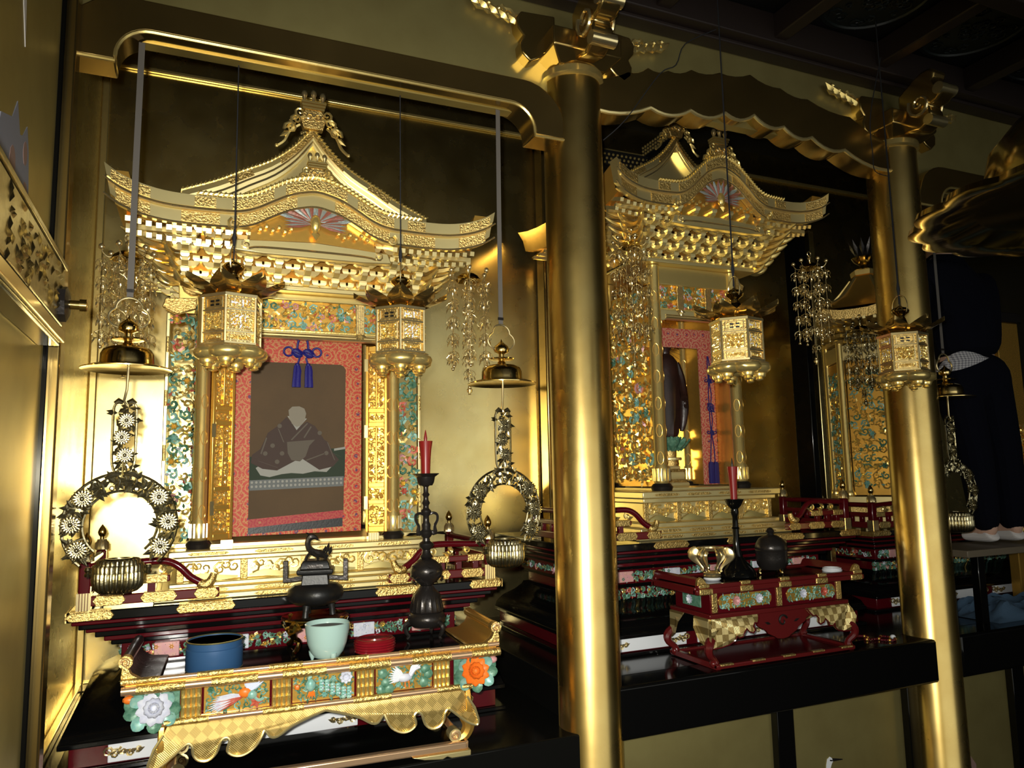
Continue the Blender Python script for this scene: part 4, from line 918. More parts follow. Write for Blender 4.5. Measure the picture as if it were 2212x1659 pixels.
def panel_base(par, x0, x1, z0, z1, y, seed, bg='gold_deep'):
    b = M().box(x0, x1, y, y+.008, z0, z1).obj('painted_panel', bg, par)
    ms = {k: M() for k in ('green', 'teal')}
    carve([ms['green'], ms['teal']], (x0+.004, y-.001, z0+.003), (1,0,0), (0,-1,0), x1-x0-.008, z1-z0-.006, .026, seed, r=.003, wts=(3,1))
    for k, m in ms.items(): stuff(m.obj('carved_leaves', k, b))
    return b
y = -.139; zc = .262
pb = panel_base(T1, -.350, -.165, .224, .304, y, 1)
m = M(); m.ball((-.235,y-.010,zc+.012), (.020,.009,.015), 8, 5); m.obj('bird_body', 'orange', pb)
m = M().ball((-.216,y-.012,zc+.004), (.015,.009,.014), 8, 5); m.tube(smooth_pts([(-.212,y-.012,zc),(-.196,y-.012,zc-.014),(-.182,y-.012,zc-.008)]), .005, 6); m.obj('bird_neck', 'teal', pb)
m = M()
for k in range(9): m.leaf((-.240,y-.010,zc+.008), (-1,-.05,-.55+.07*k), (0,-1,0), .11-.006*abs(k-3), .012, .004)
stuff(m.obj('tail_feathers', 'lotus_white', pb))
m = M()
for k in range(4): m.leaf((-.238,y-.011,zc+.002), (-1,-.05,-.52+.14*k), (0,-1,0), .085, .007, .006)
for k in range(5): m.leaf((-.205,y-.012,zc-.018), (cos(k*1.25),0,sin(k*1.25)), (0,-1,0), .02, .012)
stuff(m.obj('tail_stripes', 'vermilion', pb))
m = M()
for s, b in ((-1, 1.9), (1, .6)):
    for k in range(6): a = b+s*.16*k; m.leaf((-.225,y-.012,zc+.012), (cos(a),0,sin(a)), (0,-1,0), .055-.003*k, .010, .003)
stuff(m.obj('wing_feathers', 'paper', pb))
pb = panel_base(T1, -.098, .090, .224, .304, y, 2)
m = M().ball((-.045,y-.012,zc+.012), (.015,.010,.020), 8, 5); m.tube(smooth_pts([(-.045,y-.012,zc+.022),(-.05,y-.012,zc+.034),(-.042,y-.013,zc+.040)]), .006, 6); m.obj('bird_body', 'teal', pb)
m = M()
for i in range(6):
    for j in range(4): m.ball((-.012+.017*i, y-.009, zc+.020-.0085*j-.007*i+.005*(i % 2)), (.0085,.004,.0065), 6, 4)
stuff(m.obj('peacock_tail', 'teal', pb))
m = M()
for i in range(6):
    for j in range(2): m.ball((-.008+.017*i, y-.013, zc+.014-.014*j-.007*i), (.003,.002,.003), 5, 3)
stuff(m.obj('tail_eyes', 'lotus_white', pb))
m = M(); flower(m, (.062,y-.010,zc+.026), (0,-1,0), .021, 8); m.obj('peony', 'lotus_white', pb)
m = M(); 
for k in range(4): m.leaf((-.04,y-.012,zc), (-.6+.3*k,0,-.9), (0,-1,0), .03, .009)
m.ball((-.085,y-.01,zc+.01), .009, 6, 4); stuff(m.obj('red_feathers', 'orange', pb))
pb = panel_base(T1, .158, .342, .224, .304, y, 3)
m = M().ball((.248,y-.010,zc+.002), (.026,.010,.014), 8, 5); m.tube(smooth_pts([(.268,y-.011,zc+.008),(.282,y-.012,zc+.024),(.300,y-.012,zc+.030)]), [.008,.007,.006,.005,.005,.004,.004], 6); m.obj('bird_body', 'lotus_white', pb)
m = M()
for k in range(8): a = 2.3+.16*k; m.leaf((.250,y-.013,zc+.004), (cos(a),0,sin(a)), (0,-1,0), .055, .011, .003)
for k in range(5): a = .55+.12*k; m.leaf((.262,y-.012,zc+.012), (cos(a),0,sin(a)), (0,-1,0), .05, .010, .003)
stuff(m.obj('wing_feathers', 'white', pb))
m = M()
for x, dz in ((.180,.02),(.190,-.01),(.20,-.028),(.320,.02),(.328,.005),(.315,-.02),(.175,-.03)): m.lathe([(.013,-.004),(.016,0),(.009,.005)], 10, (x,y-.006,zc+dz), axis=(0,-1,0))
stuff(m.obj('pine_cushions', 'green', pb))
m = M()
for k in range(2): m.tube([(.250+.012*k,y-.012,zc-.008),(.252+.012*k,y-.012,zc-.03)], .0022, 5)
stuff(m.obj('bird_legs', 'orange', pb))
for s, mt, bud in ((-1, 'lotus_white', 'orange'), (1, 'orange', 'pink')):     # carved lotus corner brackets
    br = M(); cx = s*.485
    br.xz([(s*.415,.302),(s*.56,.302),(s*.562,.27),(s*.55,.24),(s*.52,.215),(s*.48,.208),(s*.44,.215),(s*.415,.222)], -.150, -.138)
    o = br.obj('corner_bracket', 'green', T1, bev=.002)
    m = M(); flower(m, (cx-.004*s,-.158,.260), (0,-1,.35), .050, 10, 3); m.obj('lotus_flower', mt, o)
    m = M(); m.ball((s*.548,-.150,.290), (.018,.012,.012), 8, 5); m.obj('lotus_bud', bud, o)
    for k in range(8):
        a = k*.8; m = M().petal((cx+.035*cos(a),-.151,.256+.022*sin(a)), (cos(a),-.1,sin(a)), (0,-1,0), .042, .040, .005); m.obj('lotus_leaf', ('green','teal')[k % 2], o)
M().box(-.45, .45, -.150, .15, .205, .220).obj('lower_moulding', 'gold_deep', T1, bev=.003)
M().tube([(-.455,-.152,.214),(.455,-.152,.214)], .009, 10).obj('lower_rail', 'gold_pink', T1)
for k in range(4): M().tube([(-.455+.27*k,-.152,.214),(-.455+.27*k+.12,-.152,.214)], .0102, 10).obj('engraved_sleeve', 'gold_engraved', T1)
half = [(.0,.196),(.04,.186),(.10,.166),(.14,.143),(.160,.143),(.172,.158),(.180,.164),(.186,.150),(.205,.120),(.235,.102),(.262,.103),(.282,.120),(.276,.148),(.286,.158),(.300,.150),(.312,.118),(.335,.100),(.360,.104),(.374,.122),(.378,.146),(.392,.154),(.425,.128),(.455,.105),(.488,.092),(.492,.110),(.478,.150),(.455,.185),(.445,.206)]
half = [half[0]]+[(p.x, p.y) for p in smooth_pts([(a, b, 0) for a, b in half[1:-3]], 3)]+half[-3:]
out = half+[(-a, b) for a, b in reversed(half)]
def bulge(a, b, c): return (a, -.150-.018*sin(pi*min(1,max(0,(.206-b)/.12)))-max(0,(.12-b))*.3+c, b)
ap = M(); n = 60
ap.pr(out, bulge, .014); ap.obj('apron', 'gold_lattice', T1, smooth=0)
rim = [V(bulge(a, b, -.001)) for a, b in half[:-1]]
M().tube(rim, .0042, 6).obj('apron_rim', 'gold_plate', T1); M().tube([(-p.x, p.y, p.z) for p in rim], .0042, 6).obj('apron_rim', 'gold_plate', T1)
for s in (-1, 1):
    M().yz([(-.150,.206),(-.165,.15),(-.15,.10),(-.10,.15),(0,.18),(.10,.15),(.15,.10),(.16,.15),(.15,.206)], min(s*.452,s*.470), max(s*.452,s*.470)).obj('side_apron', 'gold_deep', T1, bev=.003)
    for yy in (-.125, .125):
        pts = smooth_pts([(s*.462,yy,.12),(s*.470,yy,.085),(s*.455,yy,.055),(s*.425,yy,.042)], 3)
        M().tube(pts, [.026,.026,.024,.022,.021,.020,.019,.018,.017,.016], 8).obj('leg', 'gold_deep', T1)
        M().tube([(s*.418,yy-.02,.062),(s*.418,yy+.02,.062)], .021, 12).obj('leg_scroll', 'gold_plate', T1)
        M().spiral((s*.418,yy-.021,.062), (s,0,0), (0,0,1), (0,-1,0), .016, 2, .003, 0, 4, 16).obj('scroll_line', 'gold_pink', T1)
M().box(-.45, .45, -.15, .15, .028, .042).obj('base_board', 'black', T1, bev=.002)
M().box(-.455, .455, -.160, -.13, .018, .044).obj('base_front', 'gold_pink', T1, bev=.006)
for s in (-1, 1):
    M().box(min(s*.43,s*.46), max(s*.43,s*.46), -.155, .155, .018, .044).obj('base_side', 'gold_pink', T1, bev=.004)
    M().xz([(s*.465,.018),(s*.465,.0),(s*.40,.0),(s*.385,.007),(s*.37,.0),(s*.31,.006),(s*.27,.018)], -.166, -.13).obj('base_foot', 'gold_plate', T1, bev=.003)
    M().xz([(s*.465,.018),(s*.465,.0),(s*.40,.0),(s*.385,.007),(s*.37,.0),(s*.31,.006),(s*.27,.018)], .13, .16).obj('base_foot', 'gold_plate', T1, bev=.003)
zt1 = FL+.3325
# ---- things on the gold table
def lathe_thing(name, label, cat, loc, parts):
    t = thing(name, label, cat, loc)
    for nm, mt, prof, seg in parts: M().lathe(prof, seg).obj(nm, mt, t)
    return t
t = lathe_thing('tin_can', 'open round blue tin on the left of the gold table', 'tin', (.092,2.56,zt1), [
    ('tin_wall', 'tin_blue', [(.080,.0),(.083,.004),(.083,.066),(.080,.068),(.081,.088),(.078,.088),(.078,.006),(.001,.006)], 40),
    ('tin_lining', 'tin_inside', [(.0775,.085),(.0775,.010),(.001,.010),(.001,.008),(.0779,.008),(.0779,.085)], 40)])
for z in (.004, .0885): M().tube([(.0815*cos(a),.0815*sin(a),z) for a in [2*pi*i/40 for i in range(40)]], .0022, 6, True).obj('rolled_rim', 'tin_inside', t)
t = lathe_thing('celadon_bowl', 'pale green celadon bowl with tiny feet at the front of the gold table', 'bowl', (.425,2.503,zt1), [
    ('bowl', 'celadon', [(.001,.010),(.040,.012),(.052,.028),(.062,.055),(.068,.09),(.070,.114),(.0675,.116),(.065,.112),(.063,.09),(.058,.06),(.04,.03),(.001,.026)], 40),
    ('ash', 'border_grey', [(.001,.104),(.0645,.102),(.0645,.098),(.001,.098)], 30)])
for k in range(3):
    a = -pi/2+.25+2*pi*k/3; M().lathe([(.003,0),(.010,.018),(.012,.03)], 10, (.046*cos(a),.046*sin(a),0)).obj('foot', 'celadon', t)
t = lathe_thing('incense_box', 'round ribbed red lacquer incense box on the gold table', 'box', (.588,2.545,zt1), [
    ('box_body', 'red_lacquer', [(.055,0),(.066,.004),(.064,.009),(.068,.013),(.065,.018),(.069,.022),(.066,.026)], 40),
    ('lid', 'red_lacquer', [(.066,.0265),(.069,.030),(.066,.034),(.068,.038),(.062,.044),(.058,.045),(.055,.0445),(.045,.0455),(.02,.0458),(.001,.0458)], 40)])
for r in (.052,.044,.036): M().tube([(r*cos(a),r*sin(a),.0458) for a in [2*pi*i/30 for i in range(30)]], .0013, 4, True).obj('lid_groove', 'red_lacquer', t)
# bronze incense burner on its gilt stand
t = thing('burner_stand', 'low gilt stand with lobed rim and scrolled legs beneath the incense burner', 'stand', (.415, 2.685, zt1))
t.scale = (1, 1, 1.15)
m = M(); m.loft([[(r*(1+.07*abs(sin(2*a)))*cos(a), r*(1+.07*abs(sin(2*a)))*sin(a), z) for a in [2*pi*i/40 for i in range(40)]] for r, z in ((.085,.088),(.108,.096),(.110,.092),(.104,.080),(.07,.082))])
m.obj('tray', 'brass', t)
for k in range(4):
    a = pi/4+k*pi/2; c, s = cos(a), sin(a)
    M().tube(smooth_pts([(.098*c,.098*s,.085),(.122*c,.122*s,.072),(.112*c,.112*s,.048),(.088*c,.088*s,.036),(.098*c,.098*s,.014),(.115*c,.115*s,.007)], 3), [.014,.016,.016,.014,.012,.010,.009,.008,.008,.008,.008,.008,.008,.008,.007,.006], 7).obj('leg', 'brass', t)
    M().leaf((.10*c,.10*s,.090), (c,s,-.8), (c,s,.6), .05, .07, .008).obj('leg_leaf', 'brass', t)
t = thing('incense_burner', 'black bronze incense burner with square handles and dragon lid', 'incense burner', (.415, 2.685, zt1+.111))
m = M(); m.loft([[(r*(1+.10*abs(cos(2*a)))*cos(a), r*(1+.10*abs(cos(2*a)))*sin(a), z) for a in [2*pi*i/48 for i in range(48)]] for r, z in ((.03,.038),(.062,.040),(.080,.052),(.087,.072),(.082,.092),(.066,.104),(.04,.108))])
m.obj('vessel', 'bronze_dark', t, smooth=60)
def sq(h, z): return [(-h,-h,z),(h,-h,z),(h,h,z),(-h,h,z)]
Rz = Matrix.Rotation(radians(-12), 4, 'Z')
M().loft([sq(.046,.104),sq(.042,.140)]).xf(Rz).obj('neck', 'bronze_dark', t, bev=.003)
M().loft([sq(.056,.140),sq(.060,.146),sq(.060,.158)]).xf(Rz).obj('rim', 'bronze_dark', t, bev=.003)
M().loft([sq(.050,.158),sq(.046,.176),sq(.040,.186)]).xf(Rz).obj('lid', 'bronze_dark', t, bev=.003)
M().box(-.026,.026,-.051,-.045,.161,.174).xf(Rz).obj('lid_panel', 'bronze', t)
for k in range(3): a = pi/2+.3+2*pi*k/3; M().tube([(.05*cos(a),.05*sin(a),.05),(.056*cos(a),.056*sin(a),.018),(.058*cos(a),.058*sin(a),0)], [.016,.010,.012], 10).obj('foot', 'bronze_dark', t)
for s in (-1, 1): M().xz([(s*.044,.118),(s*.108,.112),(s*.108,.186),(s*.092,.186),(s*.092,.128),(s*.044,.134)], -.012, .012).xf(Rz).obj('handle', 'bronze', t, bev=.002)
dg = M()
dg.tube(smooth_pts([(.040,0,.192),(.026,0,.200),(.008,0,.206),(-.010,0,.212),(-.024,0,.226),(-.028,0,.246),(-.020,0,.262),(-.006,-.002,.262),(.006,-.002,.254)], 3), [.006,.008,.010,.011,.012,.013,.013,.013,.013,.012,.012,.011,.011,.010,.010,.010,.010,.011,.012,.012,.011,.009,.007,.005,.004], 8)
dg.obj('dragon', 'bronze', t)
m = M()
for k, (x, z, h) in enumerate(((.034,.200,.045),(.044,.196,.036),(.026,.203,.030))): m.leaf((x,0,z), (.25,0,1), (0,-1,0), h, .014)
for x, d in ((-.02,-1),(.014,1),(-.012,1)): m.tube([(x,-.008,.212),(x+d*.012,-.016,.200),(x+d*.018,-.018,.187)], .0055, 6)
m.leaf((-.018,0,.268), (-.9,0,.6), (0,-1,0), .022, .008); m.leaf((0,-.003,.252), (1,0,-.1), (0,0,1), .018, .008)
stuff(m.obj('dragon_limbs', 'bronze', t))
# bronze candlestick with cranes, red candle
cs = thing('candlestick', 'tall dark bronze candlestick with two cranes on the gold table', 'candlestick', (.80, 2.65, zt1))
M().lathe([(.02,.045),(.052,.045),(.066,.060),(.068,.076),(.058,.092),(.050,.096)], 28).obj('base', 'bronze', cs)
M().lathe([(.056,.096),(.058,.102),(.052,.13),(.046,.155),(.030,.172),(.022,.185)], 40, (0,0,0), .06, 20).obj('fluted_bell', 'bronze', cs)
M().lathe([(.020,.185),(.034,.197),(.054,.215),(.060,.235),(.054,.255),(.034,.272),(.020,.280)], 28).obj('dragon_globe', 'bronze', cs)
m = M(); rnd = random.Random(9)
for k in range(26): a, z = rnd.uniform(0,6.28), rnd.uniform(.205,.262); m.leaf((.055*cos(a),.055*sin(a),z), (-sin(a),cos(a),rnd.uniform(-.6,.6)), (cos(a),sin(a),0), .03, .014)
stuff(m.obj('globe_relief', 'bronze', cs))
M().lathe([(.017,.28),(.024,.287),(.017,.294),(.014,.31),(.026,.322),(.027,.333),(.014,.342),(.013,.352),(.021,.362),(.023,.374),(.016,.384),(.017,.400),(.012,.410),(.011,.43),(.018,.440),(.019,.450),(.011,.458),(.010,.468),(.015,.478),(.010,.488),(.009,.50),(.014,.508),(.009,.516),(.009,.536),(.014,.540)], 24).obj('stem', 'bronze', cs)
M().lathe([(.010,.540),(.024,.541),(.030,.552),(.034,.572),(.048,.582),(.050,.584),(.046,.585),(.031,.576),(.02,.56),(.002,.56)], 30).obj('drip_pan', 'bronze', cs)
for s in (-1, 1):
    cr = M().tube(smooth_pts([(s*.014,-.004,.375),(s*.032,-.006,.370),(s*.030,-.008,.395),(s*.040,-.008,.415),(s*.040,-.006,.435),(s*.024,-.006,.442),(s*.012,-.004,.436)], 3), [.006,.008,.009,.009,.008,.007,.006,.0055,.005,.005,.005,.005,.005,.005,.005,.005,.005,.004,.003], 7); cr.obj('crane', 'bronze', cs)
    m = M()
    for k in range(6): m.leaf((s*(.020+.005*k),-.006,.366), (s,0,.16-.05*k), (0,0,1), .055-.004*k, .022, .004)
    m.obj('crane_wing', 'bronze', cs)
for k in range(3):
    a = -pi/2+.5+2*pi*k/3; c, s_ = cos(a), sin(a)
    M().tube(smooth_pts([(.055*c,.055*s_,.062),(.078*c,.078*s_,.052),(.074*c,.074*s_,.028),(.064*c,.064*s_,.014),(.072*c,.072*s_,.005)], 3), [.010,.010,.010,.010,.009,.008,.008,.007,.007,.006,.006,.005,.005], 7).obj('foot', 'bronze', cs)
cd = thing('candle', 'thick red candle flaring at the top on the crane candlestick', 'candle', (.80, 2.65, zt1+.562), 'red ritual candles')
M().lathe([(.0155,0),(.0165,.03),(.018,.07),(.021,.11),(.0255,.138),(.026,.141),(.012,.1415),(.001,.1415)], 24).obj('wax', 'red_wax', cd)
M().lathe([(.006,.1415),(.0065,.152),(.004,.168),(.001,.182)], 10).obj('wick', 'red_wax', cd)

# ================================================================ maroon table
T2 = thing('side_table', 'maroon lacquer table with gold chequered apron and curved legs', 'table', (2.26, 2.590, FM+.003))
hw = .43; hd = .145
M().box(-hw, hw, -hd, hd, .300, .318).obj('table_top', 'black', T2, bev=.002)
for s, nm in ((-1, 'front_rail'), (1, 'back_rail')):
    for z, d, h in ((.318, .004, .016), (.300, .012, .020)): M().box(-hw-d, hw+d, s*hd-.012, s*hd+.012, z-h/2, z+h/2).obj(nm, 'maroon_warm', T2, bev=.003)
for s in (-1, 1):
    M().xz([(s*(hw-.045),.322),(s*(hw-.03),.345),(s*(hw-.018),.352),(s*(hw-.005),.345),(s*hw,.322)], -hd+.012, hd+.01).obj('end_ledge', 'maroon_warm', T2, bev=.002)
    M().xz([(s*(hw-.048),.322),(s*(hw-.032),.347),(s*(hw-.018),.355),(s*(hw-.003),.347),(s*(hw+.002),.322)], -hd-.004, -hd+.012).obj('ledge_cap', 'gold_engraved', T2, bev=.002)
    M().box(s*hw-.012, s*hw+.012, -hd, hd, .29, .318).obj('end_rail', 'maroon_warm', T2, bev=.003)
for z, y, w_, tb_ in ((.322, -hd-.013, .05, .008), (.300, -hd-.014, .065, .012), (.196, -hd+.018, .05, .009)):
    span = hw if z > .25 else hw-.085
    for k in range(5):
        x = -span+w_*.5+(2*span-w_)*k/4; M().box(x-w_*.5, x+w_*.5, y-.002, y+.014, z-tb_, z+tb_).obj('gilt_sleeve', 'gold_engraved', T2, bev=.004)
bw = hw-.08; bd = hd-.03
M().box(-bw, bw, -bd, bd, .205, .291).obj('frieze_box', 'maroon', T2, bev=.002)
def oval(cx, cz, a, b, n=20): return [(cx+(a-b)*(1 if cos(t) > 0 else -1)+b*cos(t), cz+b*sin(t)) for t in [2*pi*(i+.5)/n for i in range(n)]]
for k, cx in enumerate((-.175, .175)):
    o = M().xz(oval(cx,.248,.135,.028), -bd-.002, -bd+.002).obj('oval_panel', 'gold_deep', T2)
    ms = [M(), M()]; carve(ms, (cx-.128,-bd-.003,.222), (1,0,0), (0,-1,0), .256, .052, .026, 90+k, r=.003)
    for m, mt in zip(ms, ('green','teal')): stuff(m.obj('carved_leaves', mt, o))
    for q, dx in enumerate((-.055, .06)):
        m = M(); flower(m, (cx+dx,-bd-.008,.25), (0,-1,0), .020, 10, 2); m.obj('chrysanthemum', (('pink','lotus_white'),('lotus_white','vermilion'))[k][q], o)
for x in (-bw+.02, 0, bw-.02): M().box(x-.013, x+.013, -bd-.006, -bd+.004, .208, .290).obj('gilt_strap', 'gold_engraved', T2, bev=.002)
o = M().box(-bw-.004, -bw+.0, -.06, .06, .222, .275).obj('oval_panel', 'green', T2, bev=.002)
m = M(); flower(m, (-bw-.008,0,.25), (-1,0,0), .02, 10, 2); m.obj('chrysanthemum', 'lotus_white', o)
M().box(-bw-.018, bw+.018, -bd-.018, bd+.018, .188, .206).obj('lower_moulding', 'maroon_warm', T2, bev=.004)
def corner_apron(sx):
    e = [(.0,.0),(.235,.0),(.225,-.018),(.215,-.030),(.200,-.028),(.19,-.040),(.195,-.055),(.185,-.065),(.165,-.058),(.155,-.045),(.14,-.060),(.135,-.075),(.115,-.078),(.105,-.068),(.10,-.085),(.075,-.102),(.04,-.110),(.0,-.112),(-.018,-.085),(-.022,-.05),(-.012,-.02)]
    P = lambda a, b, c: (sx*(bw+.012-a), -bd-.018-.022*sin(pi*min(1,-b/.115))+c, .189+b)
    M().pr(e, P, .010).obj('chequered_apron', 'gold_check', T2, smooth=0)
    M().tube([V(P(a,b,-.001)) for a, b in e[1:18]], .003, 5).obj('apron_rim', 'maroon', T2)
    e2 = [(.0,.0),(.09,.0),(.07,-.04),(.04,-.09),(.0,-.112)]
    for yy, d in ((-1, 1), (1, -1)):
        M().pr(e2, lambda a, b, c: (sx*(bw+.014+.022*sin(pi*min(1,-b/.115))+c), yy*(bd+.012)-yy*a, .189+b), .010).obj('side_apron', 'gold_check', T2, smooth=0)
for s in (-1, 1): corner_apron(s)
ca = [(-.20,.190),(.20,.190),(.17,.165),(.13,.150),(.125,.138),(.085,.118),(.075,.105),(.045,.092),(.03,.082),(0,.078),(-.03,.082),(-.045,.092),(-.075,.105),(-.085,.118),(-.125,.138),(-.13,.150),(-.17,.165)]
o = M().xz(ca, -bd-.012, -bd+.002).obj('carved_apron', 'maroon_warm', T2, bev=.002)
M().spiral((0,-bd-.014,.150), (1,0,0), (0,0,1), (0,-1,0), .026, 1.1, .005, .4, 5, 14).obj('apron_scroll', 'bronze', o)
for s in (-1, 1): M().leaf((s*.06,-bd-.012,.142), (s,0,.3), (0,-1,0), .035, .012).obj('apron_slit', 'bronze', o)
for sx in (-1, 1):
    for sy in (-1, 1):
        cx, cy = sx*(bw+.012), sy*(bd+.012)
        M().tube(smooth_pts([(cx,cy,.11),(cx+sx*.022,cy+sy*.010,.085),(cx+sx*.018,cy+sy*.008,.058),(cx-sx*.006,cy,.036),(cx-sx*.012,cy,.018),(cx+sx*.002,cy,.009)], 3), [.018,.019,.019,.018,.017,.016,.015,.014,.013,.013,.014,.016,.017,.016,.014,.010], 8).obj('leg', 'maroon_warm', T2)
        M().ball((cx-sx*.004,cy,.020), .015, 10, 6).obj('leg_foot', 'maroon_warm', T2)
M().box(-bw-.01, bw+.01, -hd, hd, .0, .012).obj('base_board', 'maroon', T2, bev=.003)
for s in (-1, 1):
    M().box(-bw-.012, bw+.012, s*hd-.012, s*hd+.012, .004, .020).obj('base_rail', 'maroon_warm', T2, bev=.003)
    M().box(s*bw-.012, s*bw+.012, -hd-.006, hd+.006, .0, .022).obj('base_rail', 'maroon_warm', T2, bev=.003)
for k in range(5):
    x = -bw+.035+(2*bw-.07)*k/4; M().box(x-.032, x+.032, -hd-.014, -hd+.004, .014, .022).obj('gilt_sleeve', 'gold_engraved', T2, bev=.002)
zt2 = FM+.003+.3185
t = thing('lamp_holder', 'polished brass openwork holder with curved ribs on the maroon table', 'oil lamp', (2.005, 2.575, zt2))
M().lathe([(.001,0),(.030,0),(.036,.006),(.032,.012),(.030,.010),(.001,.008)], 28).obj('white_dish', 'white', t)
M().lathe([(.001,.012),(.034,.012),(.038,.018),(.034,.024),(.036,.030),(.028,.036),(.01,.038),(.001,.038)], 28).obj('foot', 'brass_light', t)
M().lathe([(.052,.122),(.058,.126),(.060,.132),(.054,.134),(.050,.130),(.050,.124)], 28, caps=False).obj('rim', 'brass_light', t)
for k in range(6):
    a = 2*pi*k/6+.3; c, s_ = cos(a), sin(a)
    M().tube(smooth_pts([(.054*c,.054*s_,.126),(.072*c,.072*s_,.110),(.072*c,.072*s_,.090),(.048*c,.048*s_,.062),(.036*c,.036*s_,.045),(.040*c,.040*s_,.034)], 3), [.014,.018,.021,.023,.023,.022,.018,.014,.010,.007,.006,.006,.006,.005,.005,.004], 7, flat=.45).obj('rib', 'brass_light', t)
t = lathe_thing('candlestick', 'slender plain black candlestick on the maroon table', 'candlestick', (2.16, 2.60, zt2), [
    ('base', 'black', [(.001,0),(.074,0),(.078,.006),(.074,.020),(.062,.040),(.040,.062),(.024,.085)], 36),
    ('stem', 'black', [(.024,.085),(.016,.115),(.013,.16),(.013,.20),(.018,.204),(.013,.208),(.012,.25),(.018,.27),(.016,.285)], 24),
    ('drip_pan', 'black', [(.016,.285),(.030,.30),(.038,.318),(.042,.326),(.036,.326),(.026,.31),(.001,.305)], 28)])
cd = thing('candle', 'slim red candle flaring at the top on the plain black candlestick', 'candle', (2.16, 2.60, zt2+.307), 'red ritual candles')
M().lathe([(.014,0),(.015,.03),(.017,.09),(.0235,.158),(.010,.159),(.001,.159)], 24).obj('wax', 'red_wax', cd)
M().lathe([(.005,.159),(.005,.168),(.002,.190),(.001,.196)], 10).obj('wick', 'bronze', cd)
t = lathe_thing('lidded_pot', 'dark lidded bronze pot on small feet on the maroon table', 'pot', (2.325, 2.575, zt2), [
    ('pot_body', 'bronze', [(.03,.020),(.050,.024),(.062,.045),(.066,.07),(.066,.10),(.068,.104),(.066,.108)], 32),
    ('pot_lid', 'bronze', [(.067,.108),(.068,.114),(.064,.130),(.050,.152),(.030,.164),(.016,.168),(.012,.176),(.018,.184),(.010,.196),(.001,.20)], 32)])
for k in range(3): a = -pi/2+2*pi*k/3; M().tube(smooth_pts([(.045*cos(a),.045*sin(a),.03),(.056*cos(a),.056*sin(a),.014),(.050*cos(a),.050*sin(a),.004)]), .007, 7).obj('foot', 'brass', t)
b = M(); b.tube(smooth_pts([(.066,.02,.12),(.085,.02,.135),(.09,.02,.11),(.072,.02,.09),(.08,.02,.05),(.07,.02,.006)], 3), .005, 6); b.obj('side_bracket', 'brass_light', t)
M().lathe([(.001,.150),(.020,.150),(.026,.160),(.020,.172),(.001,.174)], 14, (.085,.03,-.03)).obj('bracket_knob', 'brass_light', t)
t = lathe_thing('white_lid', 'small flat white porcelain lid at the right of the maroon table', 'lid', (2.61, 2.52, zt2), [
    ('disc', 'white', [(.001,0),(.040,0),(.042,.006),(.040,.010),(.036,.010),(.034,.007),(.001,.007)], 30), ('inner_ring', 'white', [(.030,.007),(.038,.011),(.039,.016),(.034,.017),(.028,.012),(.028,.007)], 30)])
t = thing('rosary', 'string of dark red and golden prayer beads lying on the black sill', 'rosary', (2.83, 2.55, FM+.003))
pts = smooth_pts([(-.10,.03,0),(-.05,.06,0),(.0,.05,0),(.02,.02,0),(-.03,-.01,0),(.03,-.03,0),(.08,.0,0),(.10,-.05,0),(.06,-.08,0),(.02,-.05,0)], 6)
bm1 = M().ball((0,0,0), .006, 8, 5).mesh('bead'); bm1.materials.append(MT['maroon']); bm2 = M().ball((0,0,0), .007, 8, 5).mesh('bead'); bm2.materials.append(MT['gold_deep'])
for i, p in enumerate(pts): o = put('bead', bm2 if i % 5 == 0 else bm1, None, t); o.location = (p.x, p.y, .006)
M().tube([(p.x, p.y, .005) for p in pts], .0014, 4).obj('string', 'bronze', t)
M().ball((.10,-.045,.010), (.012,.012,.010), 8, 6).obj('white_bead', 'white', t)
